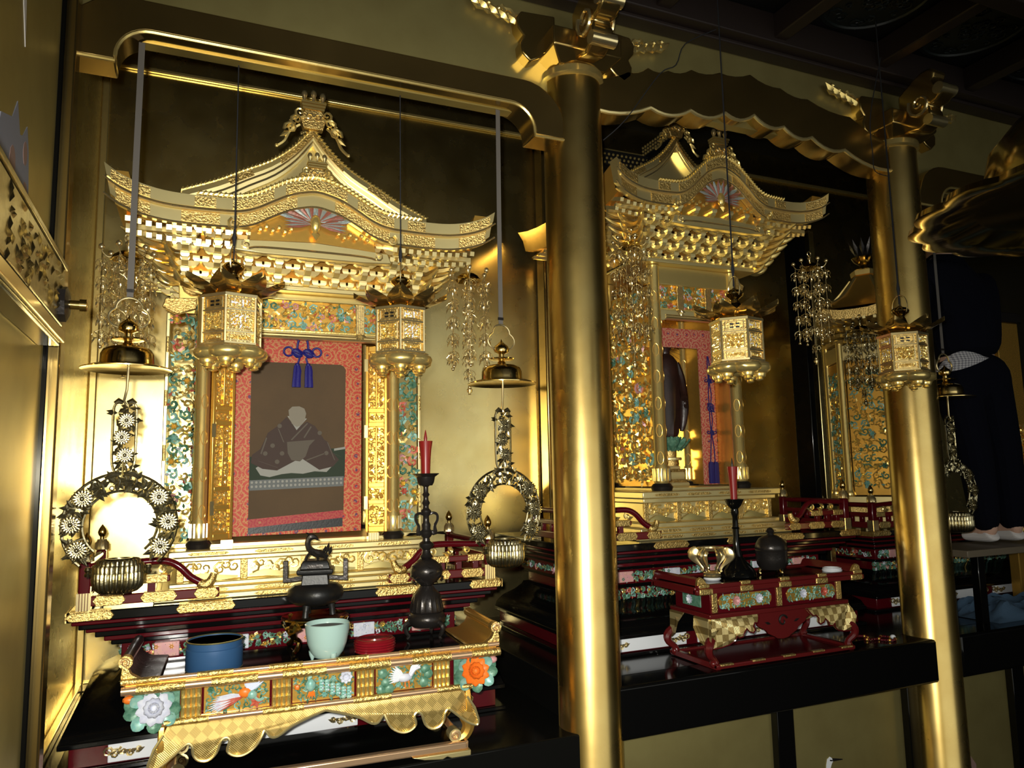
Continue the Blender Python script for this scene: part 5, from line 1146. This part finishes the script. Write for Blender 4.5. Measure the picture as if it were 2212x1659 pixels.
# ================================================================ hanging lanterns
def hexp(r, z, ph=0): return [(r*cos(ph+k*pi/3), r*sin(ph+k*pi/3), z) for k in range(6)]
def lantern_proto(label, loc, cord_len):
    t = thing('hanging_lantern', label, 'lantern', loc, 'hexagonal gilt hanging lanterns', radians(255))
    R = .092
    M().loft([hexp(R*.965,.060), hexp(R*.965,.214)]).obj('body_plate', 'gold_engraved', t, smooth=0)
    m = M()
    for k in range(6):
        a = k*pi/3; m.tube([(R*cos(a),R*sin(a),.058),(R*cos(a),R*sin(a),.216)], .0048, 6)
    stuff(m.obj('corner_posts', 'brass_light', t))
    for z, w, h in ((.060,1.06,.009),(.096,1.035,.006),(.166,1.035,.006),(.213,1.08,.010)):
        M().loft([hexp(R*w,z-h/2), hexp(R*w,z+h/2)]).obj('hexagonal_band', 'brass_light', t, smooth=0)
    for k in range(6):
        a0, a1 = V((cos(k*pi/3),sin(k*pi/3),0))*R*.975, V((cos((k+1)*pi/3),sin((k+1)*pi/3),0))*R*.975
        U = (a1-a0).normalized(); N = V(((a0+a1).x,(a0+a1).y,0)).normalized(); W = (a1-a0).length; Z = V((0,0,1))
        fr = lambda a, b, c: a0+U*a+Z*b+N*c
        bars = M()
        for z0, z1 in ((.069,.089),(.103,.159),(.174,.204)):
            for p, q in (((.012,z0),(W-.012,z0)),((.012,z1),(W-.012,z1)),((.012,z0),(.012,z1)),((W-.012,z0),(W-.012,z1))):
                bars.beam(fr(*p,.001), fr(*q,.001), .0032, .0032)
        stuff(bars.obj('panel_frames', 'brass_light', t))
        if k % 3 != 2:                              # paper behind pierced scrollwork
            M().pr([(.017,.108),(W-.017,.108),(W-.017,.154),(.017,.154)], fr, .0016).obj('paper_window', 'paper', t, smooth=0)
        p = M(); carve([p], fr(.015,.105,.002), U, N, W-.03, .052, .0145, 300+k*7, r=.0034)
        carve([p], fr(.015,.071,.0005), U, N, W-.03, .016, .012, 350+k, r=.002)
        stuff(p.obj('openwork_panel', 'gold_carved', t))
        if k % 2:
            sl = M()
            for i in range(2):
                for j in range(2): x = W*.32+W*.24*i; sl.pr([(x,.179+.012*j),(x+W*.15,.179+.012*j),(x+W*.15,.185+.012*j),(x,.185+.012*j)], fr, .0014)
            stuff(sl.obj('vent_slots', 'bronze_dark', t))
        else:
            M().pr([(.016,.178),(W-.016,.178),(W-.016,.200),(.016,.200)], fr, .0014).obj('paper_window', 'paper', t, smooth=0)
            p = M(); carve([p], fr(.015,.176,.001), U, N, W-.03, .026, .012, 380+k, r=.003); stuff(p.obj('openwork_panel', 'gold_carved', t))
    c = V((cos(5*pi/6),sin(5*pi/6),0))
    q = M().lathe([(.010,0),(.012,.004),(.005,.007),(.004,.014),(.007,.018),(.003,.022)], 10, (R*.86*cos(7*pi/6)*1.0,R*.86*sin(7*pi/6),.13), axis=(cos(7*pi/6),sin(7*pi/6),0)); q.obj('door_knob', 'brass_light', t)
    M().loft([hexp(R*1.08,.218), hexp(R*1.0,.226), hexp(R*.45,.246), hexp(R*.28,.268), hexp(R*.20,.292)]).obj('roof', 'brass', t, smooth=0)
    pm = M()                                        # one upturned pointed petal with real thickness
    rr = []
    for i in range(7):
        u = i/6; x = R*.70+.098*u; z = .224+.010*u+.030*u*u; w = .046*sin(pi*min(.985,.24+.745*u))**.9+.0008; k = .012*(1-u)
        rr.append([(x,-w,z+.014*u),(x,-w*.5,z+k),(x,0,z+k*1.3-.002),(x,w*.5,z+k),(x,w,z+.014*u),(x,w*.5,z+k-.0035),(x,0,z+k*1.3-.006),(x,-w*.5,z+k-.0035)])
    pm.loft(rr); pme = pm.mesh('roof_petal'); pme.materials.append(MT['beam_gold'])  # darker gold than the roof: unlit petal undersides put into the colour
    for k in range(8): o = put('roof_petal', pme, None, t); o.rotation_euler = (0, 0, k*pi/4)
    M().lathe([(.020,.288),(.016,.296),(.018,.302),(.033,.313),(.036,.322),(.029,.333),(.012,.339),(.006,.345)], 24).obj('finial', 'brass', t)
    a = [(.048*cos(x)*1.0, 0, .340+.050*sin(x)) for x in [radians(-35+250*i/18) for i in range(19)]]
    M().tube(a, .0022, 6).obj('hanger_ring', 'brass_light', t)
    M().loft([hexp(R*1.16,.046), hexp(R*1.20,.052), hexp(R*1.08,.058)]).obj('base_plate', 'brass_light', t, smooth=0)
    lb = M().loft([[(R*.80+.040*cos(x)*k, .050*sin(x)*k, z) for x in [2*pi*i/14 for i in range(14)]] for k, z in ((.55,.050),(.95,.047),(1.08,.036),(1.0,.024),(.7,.015),(.4,.012))]); lme = lb.mesh('base_lobe'); lme.materials.append(MT['gold'])
    fb = M().lathe([(.022,.020),(.025,.010),(.021,.0),(.012,-.004),(.015,-.009),(.008,-.013)], 14, (R*.80,0,0)); fme = fb.mesh('foot_knob'); fme.materials.append(MT['gold'])
    for k in range(6):
        o = put('base_lobe', lme, None, t); o.rotation_euler = (0,0,k*pi/3); o = put('foot_knob', fme, None, t); o.rotation_euler = (0,0,k*pi/3)
    m = M().tube([(.001,0,.342),(.002,.001,.39),(0,0,cord_len)], .0022, 5); m.tube([(-.004,0,.390),(-.005,.002,.43),(-.003,0,cord_len*.5),(-.002,0,cord_len)], .0016, 5); stuff(m.obj('cord', 'cord', t))
    M().tube([(0,0,.387),(0,0,.42),(0,0,.45)], [.003,.007,.003], 6).obj('cord_knot', 'cord', t)
    return t
LZ = 1.912
L1 = lantern_proto('hexagonal gilt lantern hanging at the left column of the portrait shrine', (.117, 2.52, LZ), 1.82)
dup(L1, (.672, 2.52, LZ), 'hexagonal gilt lantern hanging at the right column of the portrait shrine', radians(255))
L3 = dup(L1, (1.882, 2.2, LZ-.025), 'hexagonal gilt lantern hanging right before the statue shrine', radians(255))
L4 = dup(L1, (2.765, 2.2, LZ-.03), 'hexagonal gilt lantern hanging in front of the far pillar', radians(255))
for L in (L3, L4):                                  # these two hang from the outer ceiling
    for c in L.children:
        if c.name.startswith('cord') and 'knot' not in c.name: c.scale.z = .905

# ================================================================ hanging chrysanthemum lamps
def chrys_mesh(R):
    m = M()
    for lay, (n, r0, L, W, h) in enumerate(((16,.30,.70,.24,.0),(16,.26,.50,.17,.16),(12,.14,.36,.14,.26))):
        for k in range(n):
            a = 2*pi*(k+.5*lay)/n; d = V((cos(a),0,sin(a)))
            b = V((-sin(a),0,cos(a))); p0 = d*R*r0+V((0,-R*h,0)); p1 = d*R*(r0+L)+V((0,-R*h*.6,0))
            rr = []
            for u, w, z in ((0,.35,.3),(.35,.8,.9),(.75,1,1),(1,.35,.3)):
                p = p0.lerp(p1, u); ww = R*W*.5*w; hh = R*.13*z
                rr.append([p+b*ww, p+b*ww*.5+V((0,-hh,0)), p-b*ww*.5+V((0,-hh,0)), p-b*ww, p+V((0,R*.04,0))])
            m.loft(rr)
    m.ball((0,-R*.24,0), (R*.22,R*.16,R*.22), 10, 6)
    return m
cme = chrys_mesh(.029).mesh('chrysanthemum'); cme.materials.append(MT['antique'])
def leaves(m, c, n, rnd, L=.03):
    for k in range(n):
        a = rnd.uniform(0, 6.28); m.leaf(c, (cos(a),-.15,sin(a)), (0,-1,0), L*rnd.uniform(.7,1.2), L*.5, .004)
def chrys_lamp(label, loc, rz=0, short=False):
    t = thing('hanging_oil_lamp', label, 'oil lamp', loc, 'hanging chrysanthemum oil lamps', rz)
    rnd = random.Random(12)
    # fluted bowl in petal tiers
    M().lathe([(.001,.004),(.030,.001),(.048,.006),(.060,.018),(.064,.036),(.064,.058),(.061,.066),(.056,.066)], 168, (0,0,0), .085, 28).obj('fluted_bowl', 'antique', t)
    M().lathe([(.064,.060),(.065,.078),(.062,.084),(.058,.082),(.058,.06)], 168, (0,0,0), .06, 28).obj('petal_tier', 'antique', t)
    M().lathe([(.055,.078),(.054,.094),(.050,.098),(.046,.094),(.040,.078),(.02,.074),(.001,.074)], 144, (0,0,0), .06, 24).obj('petal_tier', 'antique', t)
    M().lathe([(.030,.074),(.034,.096),(.036,.100),(.030,.100),(.027,.088),(.001,.086)], 30).obj('lamp_cup', 'antique', t)
    for s in (-1, 1): M().lathe([(.008,0),(.010,.006),(.006,.012),(.010,.018),(.007,.026)], 12, (s*.078,0,.052)).obj('side_knob', 'antique', t)
    # wreath ring, open at the bottom
    C = V((0,0,.195)); Rr = .124
    pts = [C+V((Rr*cos(a),0,Rr*sin(a))) for a in [radians(-48+276*i/40) for i in range(41)]]
    for dr, nm in ((-.026,'inner_rim'),(.026,'outer_rim')): M().tube([C+(p-C)*((Rr+dr)/Rr) for p in pts], .0042, 6).obj(nm, 'antique', t)
    fo = M()
    for i in range(1, 40):
        p = pts[i]; leaves(fo, p+V((rnd.uniform(-.014,.014),0,rnd.uniform(-.014,.014))), 5, rnd, .034)
        if i % 3 == 0: d = (p-C).normalized(); fo.tube(smooth_pts([p-d*.026, p+V((.008,-.004,.004)), p+d*.026], 2), .004, 5)
        if i % 5 == 2: fo.ball(p-(p-C)*.12, (.008,.006,.008), 6, 4)
    stuff(fo.obj('wreath_foliage', 'antique', t))
    for a in (142, 178, 212, 38, 2, -32):
        p = C+V((Rr*1.02*cos(radians(a)),-.010,Rr*1.02*sin(radians(a)))); o = put('chrysanthemum', cme, None, t); o.location = p; o.rotation_euler = (0, rnd.uniform(0,1), 0)
    for s in (-1, 1): M().tube([C+V((s*.006,-.004,Rr+.024)), C+V((s*.028,-.004,Rr+.022)), C+V((s*.044,-.003,Rr+.010))], [.006,.009,.005], 8).obj('crown_scroll', 'antique', t)
    M().tube([C+V((0,-.004,Rr+.012)), C+V((0,-.006,Rr+.03)), (0,-.002,.372), (0,-.004,.385), (.006,-.004,.388)], .0032, 6).obj('link_hook', 'antique', t)
    # chrysanthemum plate
    z0 = .352
    for s in (-1, 1): M().tube(smooth_pts([(s*.004,0,z0-.012),(s*.022,0,z0-.002),(s*.030,0,z0+.03),(s*.031,0,z0+.10),(s*.030,0,z0+.185),(s*.020,0,z0+.196)]), .004, 6).obj('plate_edge', 'antique', t)
    fo = M()
    for i in range(12): leaves(fo, V((rnd.uniform(-.022,.022),.001,z0+.01+.016*i)), 4, rnd, .03)
    fo.spiral((0,0,z0+.008), (1,0,0), (0,0,1), (0,-1,0), .014, 1, .0035)
    stuff(fo.obj('plate_foliage', 'antique', t))
    for dx, z in ((.004,.045),(-.006,.098),(.005,.148)): o = put('chrysanthemum', cme, None, t); o.location = (dx,-.008,z0+z); o.scale = (.86,.86,.86)
    for s in (-1, 1): M().tube([(s*.005,-.004,z0+.200),(s*.018,-.004,z0+.206),(s*.028,-.003,z0+.198)], [.006,.009,.006], 8).obj('plate_roll', 'antique', t)
    M().tube([(.006,-.006,z0+.190),(.0,-.008,z0+.198),(-.004,-.004,z0+.206),(.002,0,z0+.24),(.004,0,.66)], [.003,.004,.004,.004,.0042], 8).obj('hanging_rod', 'brass_light', t)
    # brimmed hat
    hz = .655
    M().lathe([(.070,0.006),(.100,.002),(.124,-.004),(.1245,-.001),(.100,.007),(.075,.012),(.074,.020),(.073,.042),(.066,.056),(.050,.064),(.030,.067),(.016,.068),(.015,.062),(.048,.058),(.062,.050),(.068,.030),(.068,.01)], 48).xf(Matrix.Translation((0,0,hz))).obj('brimmed_hat', 'brass', t)
    M().lathe([(.012,.066),(.016,.074),(.011,.080),(.011,.086),(.024,.088),(.022,.093),(.010,.096),(.010,.106),(.016,.112)], 24, (0,0,hz)).obj('hat_stem', 'brass', t)
    M().lathe([(.020,.084),(.040,.086),(.042,.090),(.020,.092)], 48, (0,0,hz), .12, 16).obj('lotus_collar', 'brass', t)
    M().lathe([(.012,.108),(.026,.114),(.029,.124),(.024,.136),(.012,.146),(.004,.154),(.001,.162)], 24, (0,0,hz)).obj('jewel_knob', 'brass', t)
    tz = hz+.165; tp = []
    for i in range(40):
        a = radians(-62+304*i/39); k = .036*(1+.42*abs(cos(1.5*(a-pi/2)))); tp.append((k*1.15*cos(a), 0, tz+k*sin(a)))
    M().tube(tp, .0036, 7).obj('trefoil_loop', 'brass_light', t)
    zr = tz+.048; ln = 2.925-loc[2] 
    m = M(); m.loft([[(x0-.009,-.001,z),(x0+.009,-.001,z),(x0+.009,.001,z),(x0-.009,.001,z)] for z, x0 in ((zr,0),((zr+ln)/2,.001),(ln,.004))]); m.obj('ribbon', 'ribbon', t)
    M().box(-.0105,.0105,-.003,.003,zr+.02,zr+.03).obj('ribbon_clip', 'bronze', t)
    return t
chrys_lamp('hanging chrysanthemum oil lamp on a grey ribbon at the left of the portrait shrine', (-.176, 2.48, 1.230))
chrys_lamp('hanging chrysanthemum oil lamp on a grey ribbon beside the near pillar', (1.038, 2.48, 1.222), radians(8))
chrys_lamp('dim hanging oil lamp beside the dark-suited person at far right', (3.42, 2.50, 1.225))

# ================================================================ bead garlands
def strand_mesh(L, seed):
    rnd = random.Random(seed); m = M()
    m.tube([(0,0,0),(0,0,-L)], .0011, 4)
    for k in range(int(L/.007)): m.ball((0,0,-.007*k), .0021, 5, 3)
    n = 5
    for q in range(n):
        z = -L*(q+.45)/n
        for k in range(5):
            a = 2*pi*k/5+rnd.random(); d = V((cos(a),sin(a),0)); c = V((0,0,z))+d*.017
            m.tube([c+d*(.009*cos(x))+V((0,0,.011*sin(x)-.005*abs(cos(x)))) for x in [2*pi*i/5 for i in range(5)]], .0014, 3, True)
            m.leaf(c+V((0,0,-.009)), d*.35-V((0,0,1)), d, .022, .011)
            m.tube([(0,0,z+.018), c+V((0,0,.01)), c+d*.008], .0011, 3)
        m.ball((0,0,z), .005, 6, 4)
    m.ball((0,0,-L-.006), .0075, 8, 5)
    return m
def garland(label, loc, L, mt='brass_light', ex=True):
    t = thing('bead_garland', label, 'garland', loc, 'gilt bead garlands hung from the eaves')
    M().tube([(.012*cos(a),0,.062+.012*sin(a)) for a in [2*pi*i/12 for i in range(12)]], .0022, 5, True).obj('ring', mt, t)
    M().lathe([(.002,.052),(.009,.044),(.010,.038),(.004,.030),(.004,.012)], 12, flute=.1, nf=8).obj('bud', mt, t)
    M().lathe([(.006,.014),(.024,.010),(.040,-.002),(.050,-.018),(.047,-.019),(.038,-.006),(.022,.004)], 36, (0,0,0), .10, 6).obj('canopy', 'brass', t)
    me = strand_mesh(L, 4).mesh('strand'); me.materials.append(MT[mt]); mc = strand_mesh(L*1.22, 5).mesh('strand'); mc.materials.append(MT[mt])
    for k in range(6):
        a = 2*pi*k/6+.25; c, s = cos(a), sin(a)
        M().tube(smooth_pts([(.035*c,.035*s,-.006),(.058*c,.058*s,-.016),(.075*c,.075*s,-.004),(.080*c,.080*s,.010)], 3), .0018, 5).obj('arm', mt, t)
        M().ball((.080*c,.080*s,.016), (.010,.010,.011), 10, 6).obj('bead', mt, t)
        o = put('strand', me, None, t); o.location = (.072*c,.072*s,-.012); o.rotation_euler = (0,0,a)
    o = put('strand', mc, None, t); o.location = (0,0,-.012)
    M().lathe([(.003,0),(.012,-.010),(.010,-.020),(.004,-.022),(.007,-.03)], 10, (0,0,-L*1.22-.018)).obj('drop_bell', mt, t)
    return t
garland('gilt bead garland hanging from the left eave corner of the portrait shrine', (-.205, 2.74, 2.305), .30)
garland('gilt bead garland hanging from the right eave corner of the portrait shrine', (1.005, 2.73, 2.335), .35)
garland('tall gilt bead garland hanging just right of the near pillar', (1.855, 2.86, 2.60), .44)
garland('gilt bead garland hanging from the right eave corner of the statue shrine', (2.955, 2.86, 2.60), .39)
garland('small gilt bead garland hanging from the six-sided shrine', (3.42, 2.98, 2.32), .32, 'antique')

# ================================================================ six-sided shrine
hx, hy, hz0 = 3.98, 3.40, 1.20
H6 = thing('hexagonal_shrine', 'six-sided gilded shrine with jewel finial behind the far pillar', 'shrine', (hx, hy, hz0))
ph = radians(240)
def hx6(r, z, lift=0, n=6): 
    out = []
    for k in range(6):
        for q in range(n):
            a0, a1 = ph+k*pi/3, ph+(k+1)*pi/3; t_ = q/n; p = V((cos(a0),sin(a0),0))*(1-t_)+V((cos(a1),sin(a1),0))*t_; u = abs(2*t_-1)
            out.append((p.x*r, p.y*r, z+lift*u**3))
    return out
M().loft([hx6(.30,0), hx6(.30,.05)]).obj('plinth', 'gold_plate', H6, smooth=0); M().loft([hx6(.27,.05), hx6(.27,.13)]).obj('plinth_dado', 'gold_engraved', H6, smooth=0); M().loft([hx6(.31,.13), hx6(.31,.17)]).obj('plinth_cornice', 'gold_plate', H6, smooth=0)
for k in range(6):
    a = ph+k*pi/3; x, y_ = .27*cos(a), .27*sin(a)
    M().lathe([(.030,.17),(.034,.18),(.028,.20),(.024,.21),(.024,1.12)], 16, (x,y_,0)).obj('column', 'gold', H6)
    b = V((.27*cos(a+pi/3), .27*sin(a+pi/3), 0)); a_ = V((x,y_,0)); U = (b-a_).normalized(); N = V((U.y,-U.x,0))
    m = M(); o_ = a_+U*.03; W = .21
    m.add([o_+V((0,0,.18)), o_+U*W+V((0,0,.18)), o_+U*W+V((0,0,1.0)), o_+V((0,0,1.0))]+[p-N*.012 for p in (o_+V((0,0,.18)), o_+U*W+V((0,0,.18)), o_+U*W+V((0,0,1.0)), o_+V((0,0,1.0)))], [(0,1,2,3),(4,5,6,7),(0,1,5,4),(1,2,6,5),(2,3,7,6),(3,0,4,7)])
    pn = m.obj('wall_panel', 'gold_deep', H6)
    if k in (4, 5, 0, 1):
        ms = [M() for _ in range(3)]; carve(ms, o_+U*.01+V((0,0,.22))+N*.002, U, N, W-.02, .72, .05, 500+k, r=.006, wts=(4,1.5,1))
        for m, mt in zip(ms, ('gold_carved','green','teal')): stuff(m.obj('carved_foliage', mt, pn))
    M().beam(a_+V((0,0,1.05)), b+V((0,0,1.05)), .03, .09).obj('tie_beam', 'gold_plate', H6)
    for q in range(4):
        for tr in range(3):
            p = a_.lerp(b, (q+.5)/4)*(1.06+.10*tr)+V((0,0,1.12+.035*tr)); M().cb(p, (.05,.05,.022)).obj('bracket_block', 'gold', H6)
zr = 1.24
M().loft([hx6(.36,zr), hx6(.455,zr-.005,.05), hx6(.465,zr+.05,.06), hx6(.44,zr+.055,.055)]).obj('eave_fascia', 'gold_engraved', H6)
M().loft([hx6(.46,zr+.05,.06), hx6(.32,zr+.10,.02), hx6(.20,zr+.18), hx6(.11,zr+.29), hx6(.07,zr+.34)]).obj('roof', 'gold_deep', H6)
rmh = M().box(.33,.44,-.008,.008,zr-.022,zr-.006).mesh('rafter'); rmh.materials.append(MT['gold_plate'])
for k in range(48): o = put('rafter', rmh, None, H6); o.rotation_euler = (0,0,2*pi*k/48)
for k in range(6):
    a = ph+k*pi/3; M().tube(smooth_pts([(.46*cos(a),.46*sin(a),zr+.115),(.32*cos(a),.32*sin(a),zr+.125),(.20*cos(a),.20*sin(a),zr+.19),(.09*cos(a),.09*sin(a),zr+.31)]), .012, 6).obj('hip_ridge', 'gold', H6)
M().loft([hx6(.085,zr+.33), hx6(.09,zr+.36), hx6(.07,zr+.37)]).obj('finial_base', 'gold', H6, smooth=0)
M().lathe([(.03,zr+.37),(.025,zr+.40),(.06,zr+.425),(.075,zr+.45),(.06,zr+.455),(.03,zr+.45)], 24).obj('finial_bowl', 'brass', H6)
M().lathe([(.03,zr+.45),(.05,zr+.48),(.045,zr+.51),(.02,zr+.54),(.002,zr+.56)], 16).obj('jewel', 'bronze', H6)
for k in range(10): a = 2*pi*k/10; M().leaf((.045*cos(a),.045*sin(a),zr+.46), (cos(a)*.4,sin(a)*.4,1), (cos(a),sin(a),0), .12, .03).obj('flame', 'bronze', H6)

# ================================================================ large brass canopy hanging close by at the right
BC = thing('lotus_canopy', 'large hanging brass canopy dish with lotus rim at the right edge', 'canopy', (1.9, .95, 2.12)); BC.scale = (.87, .87, .87)
def rimr(r, a): return r*(1+.06*abs(sin(8*a)))
A = [2*pi*i/128 for i in range(128)]
M().loft([[(rimr(r,a)*cos(a) if r > .3 else r*cos(a), rimr(r,a)*sin(a) if r > .3 else r*sin(a), z) for a in A] for r, z in ((.30,.035),(.36,.012),(.42,.0),(.445,.006),(.44,.022),(.36,.045),(.28,.07),(.275,.06))]).obj('lotus_brim', 'brass', BC)
M().lathe([(.285,.04),(.28,.10),(.26,.19),(.20,.26),(.10,.30),(.03,.31),(.03,.30),(.10,.288),(.19,.25),(.25,.18),(.268,.10),(.27,.04)], 64).obj('dome', 'brass', BC)
for k in range(16):
    a = 2*pi*(k+.5)/16; M().leaf((.33*cos(a),.33*sin(a),.045), (cos(a),sin(a),-.22), (0,0,1), .13, .15, .02).obj('lotus_petal', 'brass', BC)
M().lathe([(.03,.30),(.05,.33),(.03,.36),(.06,.40),(.05,.45),(.02,.47)], 20).obj('finial', 'vermilion', BC)
m = M(); rnd = random.Random(3)
for k in range(20): a = rnd.uniform(0,6.28); m.leaf((.08*cos(a),.08*sin(a),.30+.008*k), (cos(a),sin(a),.6), (0,0,1), .07, .04, .012)
stuff(m.obj('carved_crown', 'gold_deep', BC))
M().tube([(0,0,.46),(0,0,1.645)], .006, 6).obj('chain', 'bronze', BC)

# ================================================================ person on the bench
PX, PY, PZ = 3.83, 2.66, 1.136
bn = thing('bench', 'plank bench on black legs that the dark-suited person stands on', 'bench', (4.1, 2.66, FM))
M().box(-.62, .9, -.15, .15, .325, .358).obj('plank', 'plank', bn, bev=.004)
for x in (-.50, .75):
    for y_ in (-.11, .11): M().box(x-.025, x+.025, y_-.02, y_+.02, 0, .325).obj('leg', 'black', bn, bev=.003)
def skin_obj(name, verts, edges, radii, mt, par, root=0, sub=2):
    me = bpy.data.meshes.new(name); me.from_pydata(verts, edges, []); o = bpy.data.objects.new(name, me); COL.objects.link(o); o.parent = par
    o.modifiers.new('skin', 'SKIN'); s = o.modifiers.new('sub', 'SUBSURF'); s.levels = sub; s.render_levels = sub
    if not me.skin_vertices: me.attributes
    sv = me.skin_vertices[0].data
    for i, r in enumerate(radii): sv[i].radius = r if isinstance(r, tuple) else (r, r); sv[i].use_root = i == root
    me.materials.append(MT[mt])
    return o
PE = thing('person', 'person in a dark suit seen from behind, standing on the bench in white socks', 'person', (PX, PY, PZ), None, radians(-8))
# skeleton: back to the camera, weight forward, arms reaching to the altar
J = dict(pel=(0,0,.93), wai=(0,.02,1.08), che=(.0,.07,1.30), nek=(.01,.11,1.50), hdb=(.01,.13,1.57), hd=(.01,.15,1.66), hdt=(.01,.15,1.74))
body_v = [J['pel'],J['wai'],J['che'],J['nek'],J['hdb'],J['hd'],J['hdt']]; body_e = [(i,i+1) for i in range(6)]; body_r = [(.15,.11),(.14,.10),(.17,.11),(.055,.055),(.06,.065),(.082,.095),(.055,.065)]
for s in (-1, 1):
    b = len(body_v); body_v += [(s*.19,.08,1.42),(s*.24,.09,1.16),(s*.17,.22,1.06),(s*.13,.27,1.08)]; body_e += [(2,b),(b,b+1),(b+1,b+2),(b+2,b+3)]; body_r += [.055,.045,.036,.028]
    for q, (dx, dz) in enumerate(((-.028,.02),(-.012,.03),(.004,.03),(.02,.022),(.035,-.01))):   # four fingers and a thumb
        f = len(body_v); body_v += [(s*.13+dx*.6,.315,1.08+dz*.4),(s*.13+dx,.345,1.065+dz)]; body_e += [(b+3,f),(f,f+1)]; body_r += [.010,.008]
    l = len(body_v); body_v += [(s*.095+.01,.0,.86),(s*.095+.05,-.03,.48),(s*.085+.11,.0,.09),(s*.085+.11,-.03,.035),(s*.088+.10,.13,.03)]; body_e += [(0,l),(l,l+1),(l+1,l+2),(l+2,l+3),(l+2,l+4)]; body_r += [.085,.055,.042,.038,(.038,.028)]
body = skin_obj('body', body_v, body_e, body_r, 'skin', PE)
jk_v = [(0,0,.95),(0,.02,1.10),(.0,.06,1.30),(.01,.10,1.50),(.01,.12,1.575)]; jk_e = [(0,1),(1,2),(2,3),(3,4)]; jk_r = [(.215,.165),(.20,.155),(.225,.165),(.12,.11),(.085,.085)]
for s in (-1, 1): b = len(jk_v); jk_v += [(s*.20,.08,1.42),(s*.25,.09,1.16),(s*.18,.20,1.07)]; jk_e += [(2,b),(b,b+1),(b+1,b+2)]; jk_r += [.095,.075,.062]
skin_obj('jacket', jk_v, jk_e, jk_r, 'suit', PE)
tr_v = [(0,0,.93),(0,.01,1.03)]; tr_e = [(0,1)]; tr_r = [(.20,.16),(.18,.145)]
for s in (-1, 1): b = len(tr_v); tr_v += [(s*.10+.012,.0,.80),(s*.098+.05,-.03,.48),(s*.088+.11,.0,.055)]; tr_e += [(0,b),(b,b+1),(b+1,b+2)]; tr_r += [.125,.090,.070]
skin_obj('trousers', tr_v, tr_e, tr_r, 'suit', PE)
for s in (-1, 1): skin_obj('sock', [(s*.085+.11,-.03,.06),(s*.085+.11,-.02,.045),(s*.087+.105,.06,.042),(s*.089+.10,.14,.036)], [(0,1),(1,2),(2,3)], [.046,.046,(.044,.036),(.040,.030)], 'sock', PE)
m = M().loft([[(.205*cos(a)*k, .16*sin(a)*k, .955+(z-.955)*sin(pi*i/16)-.05*(1-i/16)) for i, a in [(i, radians(176+82*i/16)) for i in range(17)]] for k, z in ((1.02,1.02),(1.10,.97),(1.07,.925),(1.0,.96))], False, False, True); m.obj('shirt_hem', 'shirt', PE)
m = M(); rr = []
for i in range(9):
    t_ = i/8*pi*.62; rr.append([(.01+.093*sin(t_)*cos(a), .145+.108*sin(t_)*sin(a), 1.66+.105*cos(t_)) for a in [2*pi*k/20 for k in range(20)]])
m.loft(rr[1:]).obj('hair', 'hair', PE)
for s in (-1, 1):
    M().ball((.01+s*.083,.16,1.655), (.012,.02,.03), 8, 6).obj('ear', 'skin', PE)
    M().ball((.01+s*.032,.235,1.665), (.013,.008,.008), 8, 5).obj('eye', 'white', PE)
M().loft([[(-.002,.236,1.672),(.022,.236,1.672),(.01,.245,1.675)],[(-.008,.240,1.635),(.028,.240,1.635),(.01,.266,1.640)]]).obj('nose', 'skin', PE)
M().ball((.01,.236,1.607), (.024,.008,.007), 8, 5).obj('mouth', 'cloud_pink', PE)
# folded blue cloth on the floor of the right bay
def clothf(u, v):
    x, y_ = -.35+.95*u, -.16+.34*v; e = min(u,1-u,v,1-v); h = .05*min(1,e*7)
    return (x, y_, .001+h*(1+.5*sin(9*u+3*v)*sin(7*v))+.018*sin(23*u+5*sin(9*v))*min(1,e*8))
m = M().grid(clothf, 40, 20); n = len(m.v)
m.add([(-.35,-.16,0),(.60,-.16,0),(.60,.18,0),(-.35,.18,0)], [(0,1,2,3)])
tag(m.obj('folded_cloth', 'blue_cloth', None), 'crumpled blue cloth under the bench at lower right', 'cloth').location = (4.0, 2.66, FM+.002)

gp = thing('gilded_post', 'brown gilded post at the extreme right edge behind the person', 'post', (4.51, 2.90, FM))
M().box(-.10, .10, -.03, .03, 0, 1.62).obj('shaft', 'gold_deep', gp, bev=.006)
M().box(-.115, .115, -.045, .045, 1.62, 1.68).obj('cap', 'bronze', gp, bev=.006)
q = M(); carve([q], (-.09,-.034,.3), (1,0,0), (0,-1,0), .18, .7, .06, 901, r=.008); stuff(q.obj('carved_foliage', 'gold_carved', gp))
# loose black wires across the carved beam
w1 = M().tube(smooth_pts([(2.02,2.38,3.42),(1.862,2.39,3.324),(1.813,2.395,3.223),(1.733,2.40,3.169),(1.568,2.41,2.949),(1.49,2.46,2.87)], 4), .0022, 5).obj('wire', 'cord')
tag(w1, 'thin black wire drooping across the scalloped beam beside the near pillar', 'wire')
w1 = M().tube(smooth_pts([(2.905,2.30,3.44),(2.842,2.33,3.156),(2.874,2.36,2.995),(2.93,2.40,2.93),(3.07,2.44,2.94)], 4), .0022, 5).obj('wire', 'cord')
tag(w1, 'thin black wire looping past the bracket of the far pillar', 'wire')
